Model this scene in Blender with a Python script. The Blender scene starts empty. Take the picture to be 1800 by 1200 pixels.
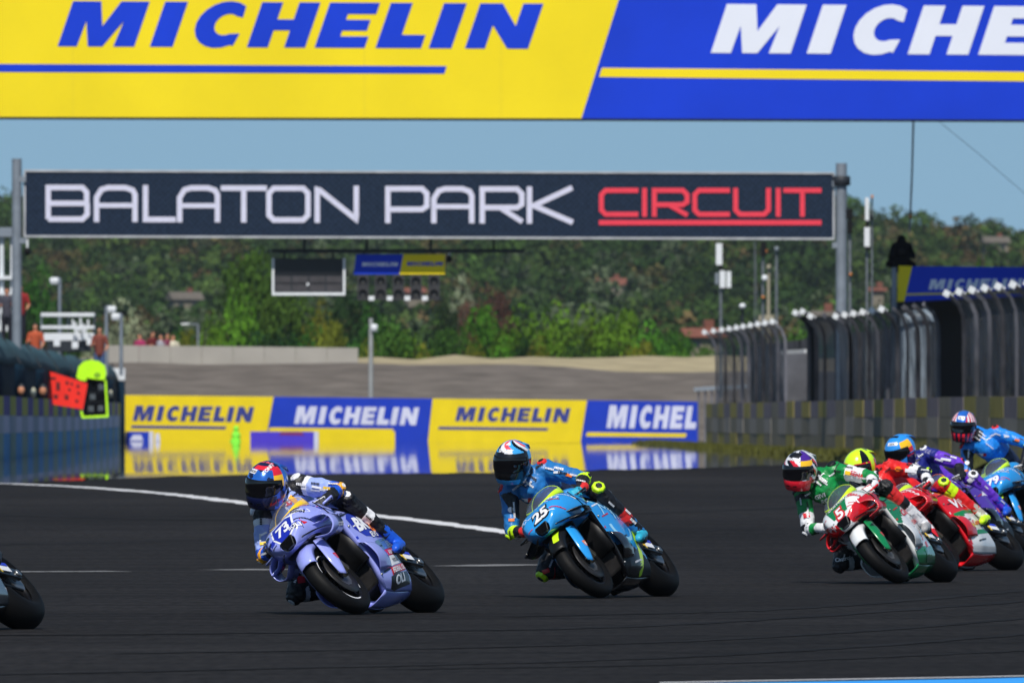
import bpy, bmesh, math, random
import numpy as np
from mathutils import Vector, Matrix, noise
from mathutils.bvhtree import BVHTree
from mathutils.geometry import tessellate_polygon
random.seed(7); rng = np.random.default_rng(7)
SC = bpy.context.scene
COL = SC.collection
R = math.radians
# ------------------------------------------------------------------ camera
F = 25000.0                       # 500 mm lens: pixels (of an 1800 px wide picture) per metre at one metre
CAM_H = 1.2
HOR = 762.0
cam = bpy.data.cameras.new('camera'); cam.lens = 500; cam.sensor_width = 36
cam.clip_start = 1; cam.clip_end = 9000
cam.dof.use_dof = True; cam.dof.focus_distance = 97; cam.dof.aperture_fstop = 14
camo = bpy.data.objects.new('camera', cam); COL.objects.link(camo)
camo.location = (0, 0, CAM_H); camo.rotation_euler = (R(90) + math.atan((HOR - 600) / F), 0, 0)
SC.camera = camo
# ------------------------------------------------------------------ sky, sun, exposure
SUN = Vector((0.06, 0.62, -0.78)).normalized()      # direction the light travels
W = bpy.data.worlds.new('World'); SC.world = W; W.use_nodes = True
nt = W.node_tree; nt.nodes.clear()
sky = nt.nodes.new('ShaderNodeTexSky'); sky.sky_type = 'NISHITA'; sky.sun_disc = False
sky.sun_elevation = math.asin(-SUN.z); sky.sun_rotation = math.atan2(-SUN.x, -SUN.y)
sky.altitude = 150; sky.air_density = 1.0; sky.dust_density = 0.3; sky.ozone_density = 2.0
tc = nt.nodes.new('ShaderNodeTexCoord'); mp = nt.nodes.new('ShaderNodeMapping'); mp.inputs['Location'].default_value = (0, 0, 0.17)
bg = nt.nodes.new('ShaderNodeBackground'); bg.inputs[1].default_value = 0.090
wo = nt.nodes.new('ShaderNodeOutputWorld')
nt.links.new(tc.outputs['Generated'], mp.inputs[0]); nt.links.new(mp.outputs[0], sky.inputs[0])
tint = nt.nodes.new('ShaderNodeVectorMath'); tint.operation = 'MULTIPLY'; tint.inputs[1].default_value = (1.10, 1.22, 1.14)
nt.links.new(sky.outputs[0], tint.inputs[0]); nt.links.new(tint.outputs[0], bg.inputs[0]); nt.links.new(bg.outputs[0], wo.inputs[0])
sl = bpy.data.lights.new('sun', 'SUN'); sl.energy = 5.0; sl.angle = R(0.5); sl.color = (1, .955, .88)
so = bpy.data.objects.new('sun', sl); COL.objects.link(so); so.rotation_euler = SUN.to_track_quat('-Z', 'Y').to_euler()
so.location = (0, 0, 60)
SC.view_settings.view_transform = 'Standard'; SC.view_settings.look = 'None'
SC.view_settings.exposure = -0.12; SC.view_settings.gamma = 1; SC.view_settings.use_curve_mapping = False
SC.render.engine = 'CYCLES'
SC.cycles.max_bounces = 6; SC.cycles.transparent_max_bounces = 24
# ------------------------------------------------------------------ helpers
def lin(c): c /= 255.0; return c / 12.92 if c <= .04045 else ((c + .055) / 1.055) ** 2.4
def C3(rgb): return (lin(rgb[0]), lin(rgb[1]), lin(rgb[2]), 1)
MATS = {}
def mat(name, rgb, rough=.5, metal=0, spec=.5, var=.12, scale=8, bump=0, coat=0, alpha=1, trans=0, stretch=None, rvar=0):
    if name in MATS: return MATS[name]
    m = bpy.data.materials.new(name); m.use_nodes = True; MATS[name] = m
    n = m.node_tree.nodes; L = m.node_tree.links; b = n['Principled BSDF']
    c = C3(rgb)
    b.inputs['Roughness'].default_value = rough; b.inputs['Metallic'].default_value = metal
    b.inputs['Specular IOR Level'].default_value = spec
    b.inputs['Coat Weight'].default_value = coat; b.inputs['Coat Roughness'].default_value = .05
    b.inputs['Alpha'].default_value = alpha; b.inputs['Transmission Weight'].default_value = trans
    t = n.new('ShaderNodeTexCoord'); mpn = n.new('ShaderNodeMapping'); ns = n.new('ShaderNodeTexNoise')
    ns.inputs['Scale'].default_value = scale; ns.inputs['Detail'].default_value = 5
    if stretch: mpn.inputs['Scale'].default_value = stretch
    L.new(t.outputs['Object'], mpn.inputs[0]); L.new(mpn.outputs[0], ns.inputs[0])
    r = n.new('ShaderNodeMapRange'); r.inputs[1].default_value = .3; r.inputs[2].default_value = .7
    r.inputs[3].default_value = 1 - var; r.inputs[4].default_value = 1 + var
    L.new(ns.outputs[0], r.inputs[0])
    mx = n.new('ShaderNodeVectorMath'); mx.operation = 'SCALE'; mx.inputs[0].default_value = c[:3]
    L.new(r.outputs[0], mx.inputs['Scale']); L.new(mx.outputs[0], b.inputs['Base Color'])
    if rvar:
        rr = n.new('ShaderNodeMapRange'); rr.inputs[1].default_value = .35; rr.inputs[2].default_value = .65
        rr.inputs[3].default_value = max(0, rough - rvar); rr.inputs[4].default_value = rough + rvar
        L.new(ns.outputs[0], rr.inputs[0]); L.new(rr.outputs[0], b.inputs['Roughness'])
    if bump:
        bp = n.new('ShaderNodeBump'); bp.inputs['Strength'].default_value = bump; bp.inputs['Distance'].default_value = .02
        L.new(ns.outputs[0], bp.inputs['Height']); L.new(bp.outputs[0], b.inputs['Normal'])
    return m

class MB:
    def __init__(s): s.v = []; s.f = []; s.m = []; s.s = []
    def add(s, vs, fs, mi=0, smooth=False):
        o = len(s.v); s.v += [tuple(p) for p in vs]
        for f in fs: s.f.append(tuple(i + o for i in f)); s.m.append(mi); s.s.append(smooth)
    def box(s, c, d, rot=None, mi=0, taper=1):
        hx, hy, hz = d[0] / 2, d[1] / 2, d[2] / 2; P = []
        for z in (-1, 1):
            k = taper if z > 0 else 1
            for x, y in ((-1, -1), (1, -1), (1, 1), (-1, 1)): P.append(Vector((x * hx * k, y * hy * k, z * hz)))
        if rot is not None: P = [rot @ p for p in P]
        P = [p + Vector(c) for p in P]
        s.add(P, [(3, 2, 1, 0), (4, 5, 6, 7), (0, 1, 5, 4), (1, 2, 6, 5), (2, 3, 7, 6), (3, 0, 4, 7)], mi)
    def bar(s, a, b, w, h, up=(0, 0, 1), mi=0, taper=1):
        a = Vector(a); b = Vector(b); z = (b - a); l = z.length; z.normalize()
        x = Vector(up).cross(z)
        if x.length < 1e-4: x = Vector((1, 0, 0)).cross(z)
        x.normalize(); y = z.cross(x)
        s.box((a + b) / 2, (w, h, l), Matrix((x, y, z)).transposed(), mi, taper)
    def tube(s, pts, rad, n=10, mi=0, caps=True):
        pts = [Vector(p) for p in pts]
        if not hasattr(rad, '__len__'): rad = [rad] * len(pts)
        ref = Vector((0, 0, 1)); V = []; k = len(pts)
        for i, p in enumerate(pts):
            d = (pts[min(i + 1, k - 1)] - pts[max(i - 1, 0)]).normalized()
            x = ref.cross(d)
            if x.length < .05: x = Vector((0, 1, 0)).cross(d)
            x.normalize(); y = d.cross(x)
            for j in range(n):
                a = 2 * math.pi * j / n; V.append(p + (x * math.cos(a) + y * math.sin(a)) * rad[i])
        Fs = [(i * n + j, i * n + (j + 1) % n, (i + 1) * n + (j + 1) % n, (i + 1) * n + j) for i in range(k - 1) for j in range(n)]
        s.add(V, Fs, mi, True)
        if caps: s.add(V[:n], [tuple(range(n))[::-1]], mi); s.add(V[-n:], [tuple(range(n))], mi)
    def lathe(s, prof, o=(0, 0, 0), axis='y', n=40, mi=0, a0=0, a1=2 * math.pi, smooth=True):
        # prof: (offset along axis, radius)
        closed = abs(a1 - a0 - 2 * math.pi) < 1e-6; V = []; na = n if closed else n + 1
        for i in range(na):
            a = a0 + (a1 - a0) * i / n; ca, sa = math.cos(a), math.sin(a)
            for (t, r) in prof:
                if axis == 'y': V.append((o[0] + r * ca, o[1] + t, o[2] + r * sa))
                elif axis == 'z': V.append((o[0] + r * ca, o[1] + r * sa, o[2] + t))
                else: V.append((o[0] + t, o[1] + r * ca, o[2] + r * sa))
        k = len(prof)
        Fs = [(i * k + j, ((i + 1) % na) * k + j, ((i + 1) % na) * k + j + 1, i * k + j + 1) for i in range(n) for j in range(k - 1)]
        s.add(V, Fs, mi, smooth)
    def ell(s, c, r, n=12, rot=None, mi=0):
        V = []; Fs = []
        for i in range(n + 1):
            t = math.pi * i / n
            for j in range(n * 2):
                p = Vector((math.sin(t) * math.cos(math.pi * j / n) * r[0], math.sin(t) * math.sin(math.pi * j / n) * r[1], math.cos(t) * r[2]))
                if rot is not None: p = rot @ p
                V.append(p + Vector(c))
        m = 2 * n
        for i in range(n):
            for j in range(m): Fs.append((i * m + j, (i + 1) * m + j, (i + 1) * m + (j + 1) % m, i * m + (j + 1) % m))
        s.add(V, Fs, mi, True)
    def grid(s, rows, mi=0, flip=False, smooth=True):
        k = len(rows[0]); V = [p for r in rows for p in r]
        Fs = [(i * k + j, i * k + j + 1, (i + 1) * k + j + 1, (i + 1) * k + j) for i in range(len(rows) - 1) for j in range(k - 1)]
        if flip: Fs = [f[::-1] for f in Fs]
        s.add(V, Fs, mi, smooth)
    def prism(s, poly, o, u, v, depth, mi=0):
        # poly (a,b) in plane u,v at o, extruded by depth along u x v
        o, u, v = Vector(o), Vector(u), Vector(v); n = u.cross(v).normalized() * depth
        k = len(poly); A = [o + u * a + v * b for a, b in poly]; B = [p + n for p in A]
        t = tessellate_polygon([[Vector((a, b, 0)) for a, b in poly]])
        s.add(A + B, [tuple(f)[::-1] for f in t] + [tuple(i + k for i in f) for f in t] + [(i, (i + 1) % k, (i + 1) % k + k, i + k) for i in range(k)], mi)
    def build(s, name, mats, parent=None, solid=0, bev=0, kind=None, fixn=False, ref=None):
        me = bpy.data.meshes.new(name); me.from_pydata(s.v, [], s.f)
        if not isinstance(mats, (list, tuple)): mats = [mats]
        for m in mats: me.materials.append(m)
        me.polygons.foreach_set('material_index', s.m); me.polygons.foreach_set('use_smooth', s.s)
        if fixn:
            bm = bmesh.new(); bm.from_mesh(me); bmesh.ops.remove_doubles(bm, verts=bm.verts, dist=1e-5)
            bmesh.ops.recalc_face_normals(bm, faces=bm.faces); bm.to_mesh(me); bm.free()
        if ref is not None:
            r_ = Vector(ref)
            if sum((p.center - r_).normalized().dot(p.normal) * p.area for p in me.polygons) < 0: me.flip_normals()
        me.update()
        return link(name, me, parent, solid, bev, kind)
def link(name, me, parent=None, solid=0, bev=0, kind=None):
    o = bpy.data.objects.new(name, me); COL.objects.link(o)
    if parent is not None: o.parent = parent
    if solid: q = o.modifiers.new('solid', 'SOLIDIFY'); q.thickness = solid; q.offset = -1
    if bev: q = o.modifiers.new('bevel', 'BEVEL'); q.width = bev; q.segments = 2; q.limit_method = 'ANGLE'
    if kind: o['kind'] = kind
    return o
def thing(name, label, cat, loc=(0, 0, 0), rz=0, group=None):
    o = bpy.data.objects.new(name, None); COL.objects.link(o); o.location = loc; o.rotation_euler = (0, 0, rz)
    o.empty_display_size = .2; return tag(o, label, cat, group)
def tag(o, label, cat, group=None):
    o['label'] = label; o['category'] = cat
    if group: o['group'] = group
    return o
# ------------------------------------------------------------------ the lie of the land
GY = [0, 130, 150, 200, 240, 284, 350, 400, 500, 560, 600, 900, 1400, 1800, 2000, 4000]
GZ = [0, 0, .04, .28, .47, .545, .66, .745, .93, .95, 1.0, 2.5, 9, 25.5, 29, 30]
GZO = [0, 0, .04, .28, .5, .65, .72, .76, .93, .95, 1.0, 2.5, 9, 25.5, 29, 30]
def GO(Y): return sum(float(np.interp(Y + d, GY, GZO)) for d in (-16, -8, 0, 8, 16)) / 5     # level line the walls are built to
def G0(Y): return float(np.interp(Y, GY, GZ))
def G(Y): return sum(G0(Y + d) for d in (-16, -8, 0, 8, 16)) / 5
def ray(x, y, D): return Vector(((x - 900) * D / F, D, CAM_H + (HOR - y) * D / F))
def gp(x, y):            # where the picture's line of sight meets the ground
    lo, hi = 20, 520
    for _ in range(50):
        m = (lo + hi) / 2
        if CAM_H + (HOR - y) * m / F > G(m): lo = m
        else: hi = m
    return Vector(((x - 900) * lo / F, lo, G(lo)))
# ------------------------------------------------------------------ lettering
def arc(cx, cy, rx, ry, a, b, n=14): return [(cx + rx * math.cos(R(a + (b - a) * i / n)), cy + ry * math.sin(R(a + (b - a) * i / n))) for i in range(n + 1)]
HEAVY = {
 'M': [(0, 0), (.42, 0), (.44, .56), (.66, 0), (.98, 0), (1.26, .56), (1.22, 0), (1.68, 0), (1.68, 1), (1.06, 1), (.83, .45), (.62, 1), (0, 1)],
 'I': [(0, 0), (.5, 0), (.5, 1), (0, 1)],
 'C': arc(.6, .5, .6, .52, 52, 300) + [(.97, .03), (1.03, .30)] + arc(.68, .5, .26, .24, 300, 52)[0:] + [(.98, .66)],
 'H': [(0, 0), (.46, 0), (.46, .38), (.82, .38), (.82, 0), (1.28, 0), (1.28, 1), (.82, 1), (.82, .62), (.46, .62), (.46, 1), (0, 1)],
 'E': [(0, 0), (1.1, 0), (1.1, .25), (.48, .25), (.48, .38), (1.02, .38), (1.02, .62), (.48, .62), (.48, .75), (1.1, .75), (1.1, 1), (0, 1)],
 'L': [(0, 0), (1.0, 0), (1.0, .29), (.48, .29), (.48, 1), (0, 1)],
 'N': [(0, 0), (.44, 0), (.44, .52), (.93, 0), (1.39, 0), (1.39, 1), (.95, 1), (.95, .5), (.5, 1), (0, 1)]}
MSTART = [0, 2.02, 2.86, 4.15, 5.64, 6.98, 8.15, 8.95]
def michelin(word='MICHELIN', shear=.3):       # polygons in units of the letter height
    return [[(MSTART[i] + a + b * shear, b) for a, b in HEAVY[ch]] for i, ch in enumerate(word)]
def clean(poly):
    out = []
    for p in poly:
        if not out or (abs(p[0] - out[-1][0]) + abs(p[1] - out[-1][1])) > 1e-5: out.append(p)
    return out
def plates(polys, o, u, v, thick=.004):
    m = MB()
    for p in polys: m.prism(clean(p), o, u, v, thick)
    return m
def stroke(pts, w, closed=False):               # a bent flat stroke as polygons: one quad a leg, mitred
    P = [Vector((a, b)) for a, b in pts]; k = len(P); L = []; Rr = []
    for i in range(k):
        if closed: a, b = P[(i - 1) % k], P[(i + 1) % k]
        else: a, b = P[max(i - 1, 0)], P[min(i + 1, k - 1)]
        d1 = (P[i] - a).normalized() if (P[i] - a).length > 1e-6 else None
        d2 = (b - P[i]).normalized() if (b - P[i]).length > 1e-6 else None
        d1 = d1 or d2; d2 = d2 or d1
        n = Vector((-(d1.y + d2.y), d1.x + d2.x))
        if n.length < 1e-3: n = Vector((-d1.y, d1.x))
        n.normalize(); c = max(.35, n.dot(Vector((-d1.y, d1.x)))); n = n * (w / 2 / c)
        L.append(P[i] + n); Rr.append(P[i] - n)
    q = []
    for i in range(k if closed else k - 1):
        j = (i + 1) % k; q.append([tuple(Rr[i]), tuple(Rr[j]), tuple(L[j]), tuple(L[i])])
    return q
_tc = {}
def text_polys(s, bold=.02, shear=0):            # flat triangles of a word, height of a capital = 1
    key = (s, bold, shear)
    if key in _tc: return _tc[key]
    cu = bpy.data.curves.new('t', 'FONT'); cu.body = s; cu.offset = bold; cu.shear = shear; cu.resolution_u = 3
    o = bpy.data.objects.new('t', cu); COL.objects.link(o)
    dg = bpy.context.evaluated_depsgraph_get(); me = bpy.data.meshes.new_from_object(o.evaluated_get(dg))
    V = [(v.co.x / .73, v.co.y / .73) for v in me.vertices]; T = [tuple(p.vertices) for p in me.polygons]
    bpy.data.objects.remove(o); bpy.data.curves.remove(cu); bpy.data.meshes.remove(me)
    x0 = min(p[0] for p in V); x1 = max(p[0] for p in V)
    V = [(a - (x0 + x1) / 2, b - .5) for a, b in V]
    _tc[key] = (V, T, x1 - x0); return _tc[key]
def flat_text(s, o, u, v, h, m, parent=None, name='lettering', bold=.02, shear=0, width=None):
    V, T, w = text_polys(s, bold, shear); k = (width / w if width else h)
    o, u, v = Vector(o), Vector(u), Vector(v)
    q = MB(); q.add([o + u * a * k + v * b * h for a, b in V], T); return q.build(name, m, parent)
def bvh_of(ob):
    me = ob.data; return BVHTree.FromPolygons([v.co for v in me.vertices], [p.vertices for p in me.polygons])
def project(tree, V, T, O, u, v, m, parent, name, off=.003, maxe=.05, dist=.8):
    """lay flat outlines on a curved surface (a sticker or print): rays run against u x v"""
    O, u, v = Vector(O), Vector(u).normalized(), Vector(v); v = (v - u * v.dot(u)).normalized(); n = u.cross(v)
    bm = bmesh.new(); vs = [bm.verts.new((a, b, 0)) for a, b in V]
    for t in T:
        try: bm.faces.new([vs[i] for i in t])
        except ValueError: pass
    bmesh.ops.triangulate(bm, faces=bm.faces)
    for _ in range(4):
        e = [x for x in bm.edges if x.calc_length() > maxe]
        if not e: break
        bmesh.ops.subdivide_edges(bm, edges=e, cuts=1); bmesh.ops.triangulate(bm, faces=bm.faces)
    bad = []
    for p in bm.verts:
        a, b = p.co.x, p.co.y; s = O + u * a + v * b + n * .35
        h = tree.ray_cast(s, -n, dist)
        if h[0] is None: bad.append(p)
        else:
            q = h[1] if h[1].dot(n) > 0 else -h[1]; p.co = h[0] + q * off
    bmesh.ops.delete(bm, geom=bad, context='VERTS')
    if not bm.faces: bm.free(); return None
    me = bpy.data.meshes.new(name); bm.to_mesh(me); bm.free(); me.materials.append(m)
    for p in me.polygons: p.use_smooth = True
    return link(name, me, parent)
def sticker(tree, poly, O, u, v, m, parent, name='sticker', off=.002, maxe=.04):
    poly = clean(poly); T = tessellate_polygon([[Vector((a, b, 0)) for a, b in poly]])
    return project(tree, poly, [tuple(t) for t in T], O, u, v, m, parent, name, off, maxe)
def print_text(tree, s, O, u, v, h, m, parent, name='lettering', off=.004, bold=.02, shear=0, width=None, rot=0):
    V, T, w = text_polys(s, bold, shear); k = (width / w if width else h); c, sn = math.cos(R(rot)), math.sin(R(rot))
    V = [(a * k, b * h) for a, b in V]; V = [(a * c - b * sn, a * sn + b * c) for a, b in V]
    return project(tree, V, T, O, u, v, m, parent, name, off, .05)
def rect(w, h, sk=0): return [(-w / 2 - sk, -h / 2), (w / 2 - sk, -h / 2), (w / 2 + sk, h / 2), (-w / 2 + sk, h / 2)]
def cr(P, n):            # Catmull-Rom through points
    P = [Vector(p) for p in P]; k = len(P); out = []
    for i in range(n + 1):
        t = i / n * (k - 1); a = min(int(t), k - 2); t -= a
        p0 = P[a - 1] if a else P[0] * 2 - P[1]; p1, p2 = P[a], P[a + 1]; p3 = P[a + 2] if a + 2 < k else P[-1] * 2 - P[-2]
        out.append(.5 * ((2 * p1) + (p2 - p0) * t + (2 * p0 - 5 * p1 + 4 * p2 - p3) * t * t + (3 * p1 - p0 - 3 * p2 + p3) * t ** 3))
    return out
def surf(secs, nu, nv):   # sections -> smooth grid rows
    S = [cr(s, nv) for s in secs]; cols = [cr([s[j] for s in S], nu) for j in range(nv + 1)]
    return [[cols[j][i] for j in range(nv + 1)] for i in range(nu + 1)]
def mirror(rows): return [[Vector((p.x, -p.y, p.z)) for p in r] for r in rows]
# ================================================================== SETTING
def asphalt(name, rgb, rough, spec, var, mirror=False):
    m = bpy.data.materials.new(name); m.use_nodes = True; n = m.node_tree.nodes; L = m.node_tree.links; b = n['Principled BSDF']
    t = n.new('ShaderNodeTexCoord'); c = C3(rgb)
    def ns(sc, st, det=6, dist=0):
        mp_ = n.new('ShaderNodeMapping'); mp_.inputs['Scale'].default_value = st; mp_.inputs['Rotation'].default_value = (0, 0, R(-8))
        q = n.new('ShaderNodeTexNoise'); q.inputs['Scale'].default_value = sc; q.inputs['Detail'].default_value = det; q.inputs['Distortion'].default_value = dist
        L.new(t.outputs['Object'], mp_.inputs[0]); L.new(mp_.outputs[0], q.inputs[0]); return q
    streak = ns(1.0, (.05, .9, 1), 6, .4); fine = ns(14, (1, .12, 1), 5); big = ns(.12, (1, .2, 1), 3)
    def mr(q, lo, hi, a=.3, b_=.7):
        r = n.new('ShaderNodeMapRange'); r.inputs[1].default_value = a; r.inputs[2].default_value = b_; r.inputs[3].default_value = lo; r.inputs[4].default_value = hi
        L.new(q.outputs[0], r.inputs[0]); return r
    def mul(a, b_):
        q = n.new('ShaderNodeMath'); q.operation = 'MULTIPLY'; L.new(a.outputs[0], q.inputs[0]); L.new(b_.outputs[0], q.inputs[1]); return q
    k = mul(mul(mr(streak, 1 - var, 1 + var), mr(fine, .72, 1.34)), mr(big, .70, 1.32))
    v = n.new('ShaderNodeVectorMath'); v.operation = 'SCALE'; v.inputs[0].default_value = c[:3]; L.new(k.outputs[0], v.inputs['Scale']); L.new(v.outputs[0], b.inputs['Base Color'])
    b.inputs['Roughness'].default_value = rough; b.inputs['Specular IOR Level'].default_value = spec
    bp = n.new('ShaderNodeBump')
    if mirror:
        w = ns(1.3, (.9, .07, 1), 4, .6); bp.inputs['Strength'].default_value = .2; bp.inputs['Distance'].default_value = .02; L.new(w.outputs[0], bp.inputs['Height'])
        L.new(bp.outputs[0], b.inputs['Normal'])
    return m
M_track = asphalt('track_asphalt', (34, 33, 34), .95, .05, .3)
M_run = asphalt('mirage_gloss', (60, 60, 60), .02, .8, .08, True)  # mirror gloss added to stand for the heat mirage
M_dirt = mat('dry_grass_soil', (96, 92, 58), .95, spec=.1, var=.3, scale=.4)
M_hill = mat('hill_scrub', (52, 62, 30), .95, spec=.05, var=.35, scale=.08)
M_paint = mat('white_road_paint', (205, 205, 208), .8, spec=.1, var=.12, scale=6)
M_paintthin = mat('worn_road_paint', (120, 120, 122), .9, spec=.1, var=.3, scale=9)
M_kerb = mat('blue_kerb_paint', (60, 150, 225), .8, spec=.1, var=.05, scale=1)

def sheet(name, xs, ys, m, dz=0, zf=None):
    zf = zf or (lambda x, y: G(y))
    q = MB(); q.grid([[(x, y, zf(x, y) + dz) for x in xs] for y in ys]); return q.build(name, m, kind='structure')
yl = [-300, 0] + list(range(30, 130, 20)) + list(range(130, 640, 6))
sheet('ground', [-2500, -300, -60, 0, 60, 300, 2500], yl, M_dirt, -.03)
def hz(x, y):
    h = G(y); k = min(1, max(0, (y - 900) / 700))
    return h + k * (5.5 * noise.noise(Vector((x * .012, y * .004, 3))) + 2.0 * noise.noise(Vector((x * .05, y * .02, 9)))) + k * ((2.2 if x < -50 else 0) - 2.6 * max(0, min(1, (x - 25) / 25)))
sheet('hill', [-3000, -1200, -500] + list(range(-240, 241, 12)) + [500, 1200, 3000], list(range(626, 1000, 40)) + list(range(1000, 2200, 25)) + [2600, 3200, 4500], M_hill, 0, hz)
# the track itself, cut so that it ends under the right and left walls
FR = [(-120, 850), (0, 846), (217, 838), (500, 834), (760, 832), (1000, 827), (1230, 823), (1400, 817), (1560, 811), (1900, 806)]
fp = [gp(*p) for p in FR]
fx = [p.x for p in fp]; fy = [p.y for p in fp]
def front(x): return float(np.interp(x, fx, fy)) + 7 * noise.noise(Vector((x * 1.7, 1, 0))) + 3 * noise.noise(Vector((x * 6, 4, 0)))
xs = [-60, -30, -20] + [x * .5 for x in range(-32, 33)] + [20, 30, 60]
q = MB(); rows = []
for k in range(0, 61):
    rows.append([(x, 25 + (505 - 25) * k / 60, G(25 + (505 - 25) * k / 60) + .004) for x in xs])
q.grid(rows); q.build('track', M_track, kind='structure')
q = MB(); rows = []
for k in range(0, 41):
    r = []
    for i in range(91):
        x = -11.5 + (9.5 + 11.5) * i / 90; y0 = front(x); yy_ = y0 + (503 - y0) * k / 40; lx, rx = -11.25 + (yy_ - 312) / 188 * (-2.45) - .1, 5.93 + (yy_ - 424) / (269.4 - 424) * 3.77 - .2; rx = max(rx, 4.2) if yy_ < 470 else 9.5; x = lx + (rx - lx) * i / 90; y = y0 + (503 - y0) * k / 40; r.append((x, y, G(y) + .012))
    rows.append(r)
q.grid(rows); q.build('mirage_runoff', M_run, kind='structure')  # added sheet over the track, mirrors the boards as a heat mirage

def painted(name, pts, w, m, jit=0, dz=.009, n=60):     # a painted line on the road through ground points
    P = cr([Vector((p[0], p[1], 0)) for p in pts], n); rows = []
    for i, p in enumerate(P):
        d = (P[min(i + 1, n)] - P[max(i - 1, 0)]).normalized(); s = Vector((-d.y, d.x, 0)); a = w / 2 * (1 + random.uniform(-jit, jit)); b = w / 2 * (1 + random.uniform(-jit, jit))
        rows.append([Vector((v.x, v.y, G(v.y) + dz)) for v in (p - s * a, p + s * b)])
    q = MB(); q.grid(rows); return q.build(name, m, kind='structure')
painted('track_edge_line', [gp(*p) for p in ((-60, 846), (10, 850), (150, 857), (300, 869), (435, 885), (680, 909), (880, 934), (960, 946))], .32, M_paint, .3, n=160)
painted('track_edge_line', [gp(*p) for p in ((-40, 846), (5, 842), (28, 838), (60, 832))], .6, M_paint, .25)
for a, b in (((5, 1006), (211, 1005)), ((409, 1003), (489, 1001)), ((802, 996), (926, 993))):
    painted('grid_mark', [gp(*a), gp((a[0] + b[0]) / 2, (a[1] + b[1]) / 2), gp(*b)], .62, M_paintthin, .35, n=40)
M_mark = mat('tyre_rubber_mark', (31, 31, 33), .9, spec=.05, var=.35, scale=.7, stretch=(.3, .3, 1))
for L_, w_ in (([(-60, 1188), (500, 1176), (1100, 1160), (1500, 1138), (1900, 1108)], .16), ([(200, 1150), (900, 1138), (1400, 1118), (1900, 1080)], .13), ([(-60, 1118), (600, 1112), (1200, 1098), (1900, 1050)], .2), ([(700, 1178), (1300, 1166), (1900, 1140)], .12), ([(900, 1085), (1400, 1070), (1900, 1030)], .18), ([(-60, 960), (300, 950), (700, 948), (1300, 930)], .3), ([(0, 905), (500, 915), (1200, 900), (1900, 870)], .4)):
    painted('tyre_mark', [gp(*p) for p in L_], w_, M_mark, .5, dz=.007, n=70)
# blue painted kerb running off the bottom right of the picture
q = MB(); rows = []
for x, y in ((1160, 1206), (1300, 1203), (1500, 1199.5), (1700, 1196), (1830, 1193), (2100, 1188)):
    p = gp(x, y); rows.append([(p.x, p.y, .010), (p.x + .02, p.y - .05, .012), (p.x, p.y - 1.2, .014), (p.x, p.y - 1.25, .0)])
rows = [[(r[0][0], r[0][1] + .06, .0)] + r for r in rows]
q.grid(rows, flip=False, smooth=False); kb = q.build('kerb', M_kerb, kind='structure')
q = MB(); q.grid([[(r[1][0], r[1][1] + .3, .016), (r[1][0], r[1][1] + .0, .018)] for r in rows], smooth=False); q.build('kerb_edge_line', M_paint, kind='structure')

# ------------------------------------------------------------------ signs and steel
M_yel = mat('banner_yellow', (240, 214, 28), .55, spec=.2, var=.05, scale=.45, bump=.5)
M_blu = mat('banner_blue', (20, 60, 200), .55, spec=.2, var=.09, scale=.45, bump=.5)
M_wht = mat('banner_white', (225, 228, 240), .55, spec=.2, var=.02, scale=1)
M_blk = mat('black_trim', (14, 15, 17), .7, spec=.2, var=.2)
M_steel = mat('galvanised_steel', (128, 136, 146), .5, .25, var=.18, scale=3)
M_dsteel = mat('dark_steel', (34, 40, 48), .6, .2, var=.2, scale=3)
M_navy = mat('navy_mesh_cloth', (32, 44, 62), .85, spec=.1, var=.22, scale=9, bump=.3)
def weave(m):       # crossed threads of the perforated banner cloth
    n = m.node_tree.nodes; L = m.node_tree.links; t = n.new('ShaderNodeTexCoord'); f_ = []
    for a in (45, -45):
        mp_ = n.new('ShaderNodeMapping'); mp_.inputs['Rotation'].default_value = (0, R(a), 0); w = n.new('ShaderNodeTexWave'); w.bands_direction = 'X'; w.inputs['Scale'].default_value = 3.1; w.inputs['Distortion'].default_value = .8; L.new(t.outputs['Object'], mp_.inputs[0]); L.new(mp_.outputs[0], w.inputs[0]); f_.append(w)
    mm = n.new('ShaderNodeMath'); mm.operation = 'ADD'; L.new(f_[0].outputs['Fac'], mm.inputs[0]); L.new(f_[1].outputs['Fac'], mm.inputs[1]); r = n.new('ShaderNodeMapRange'); r.inputs[2].default_value = 2; r.inputs[3].default_value = .72; r.inputs[4].default_value = 1.34; L.new(mm.outputs[0], r.inputs[0])
    b = n['Principled BSDF']; src = b.inputs['Base Color'].links[0].from_socket; v = n.new('ShaderNodeVectorMath'); v.operation = 'SCALE'; L.new(src, v.inputs[0]); L.new(r.outputs[0], v.inputs['Scale']); L.new(v.outputs[0], b.inputs['Base Color'])
weave(M_navy); M_edge = mat('dull_white_edge', (172, 174, 180), .7, var=.25, scale=2)
M_redl = mat('red_print', (228, 66, 84), .7, spec=.15, var=.04, scale=4)
M_lav = mat('white_print', (205, 205, 225), .7, spec=.15, var=.04, scale=4)
M_whitep = mat('white_painted_metal', (215, 218, 222), .5, spec=.3, var=.06, scale=5)
M_conc = mat('pale_concrete', (158, 153, 146), .9, spec=.1, var=.1, scale=.6)
M_sand = mat('pale_sand', (158, 146, 118), .95, spec=.05, var=.18, scale=.7)
M_bank = mat('dark_gravel_bank', (104, 97, 91), .95, spec=.05, var=.26, scale=.7, bump=.6)
M_oyel = mat('tyre_cover_yellow', (176, 172, 76), .7, spec=.2, var=.15, scale=2)
M_opur = mat('tyre_cover_purple', (100, 88, 150), .7, spec=.2, var=.12, scale=2)
M_ogry = mat('tyre_cover_grey', (160, 168, 182), .75, spec=.2, var=.15, scale=2)
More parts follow.
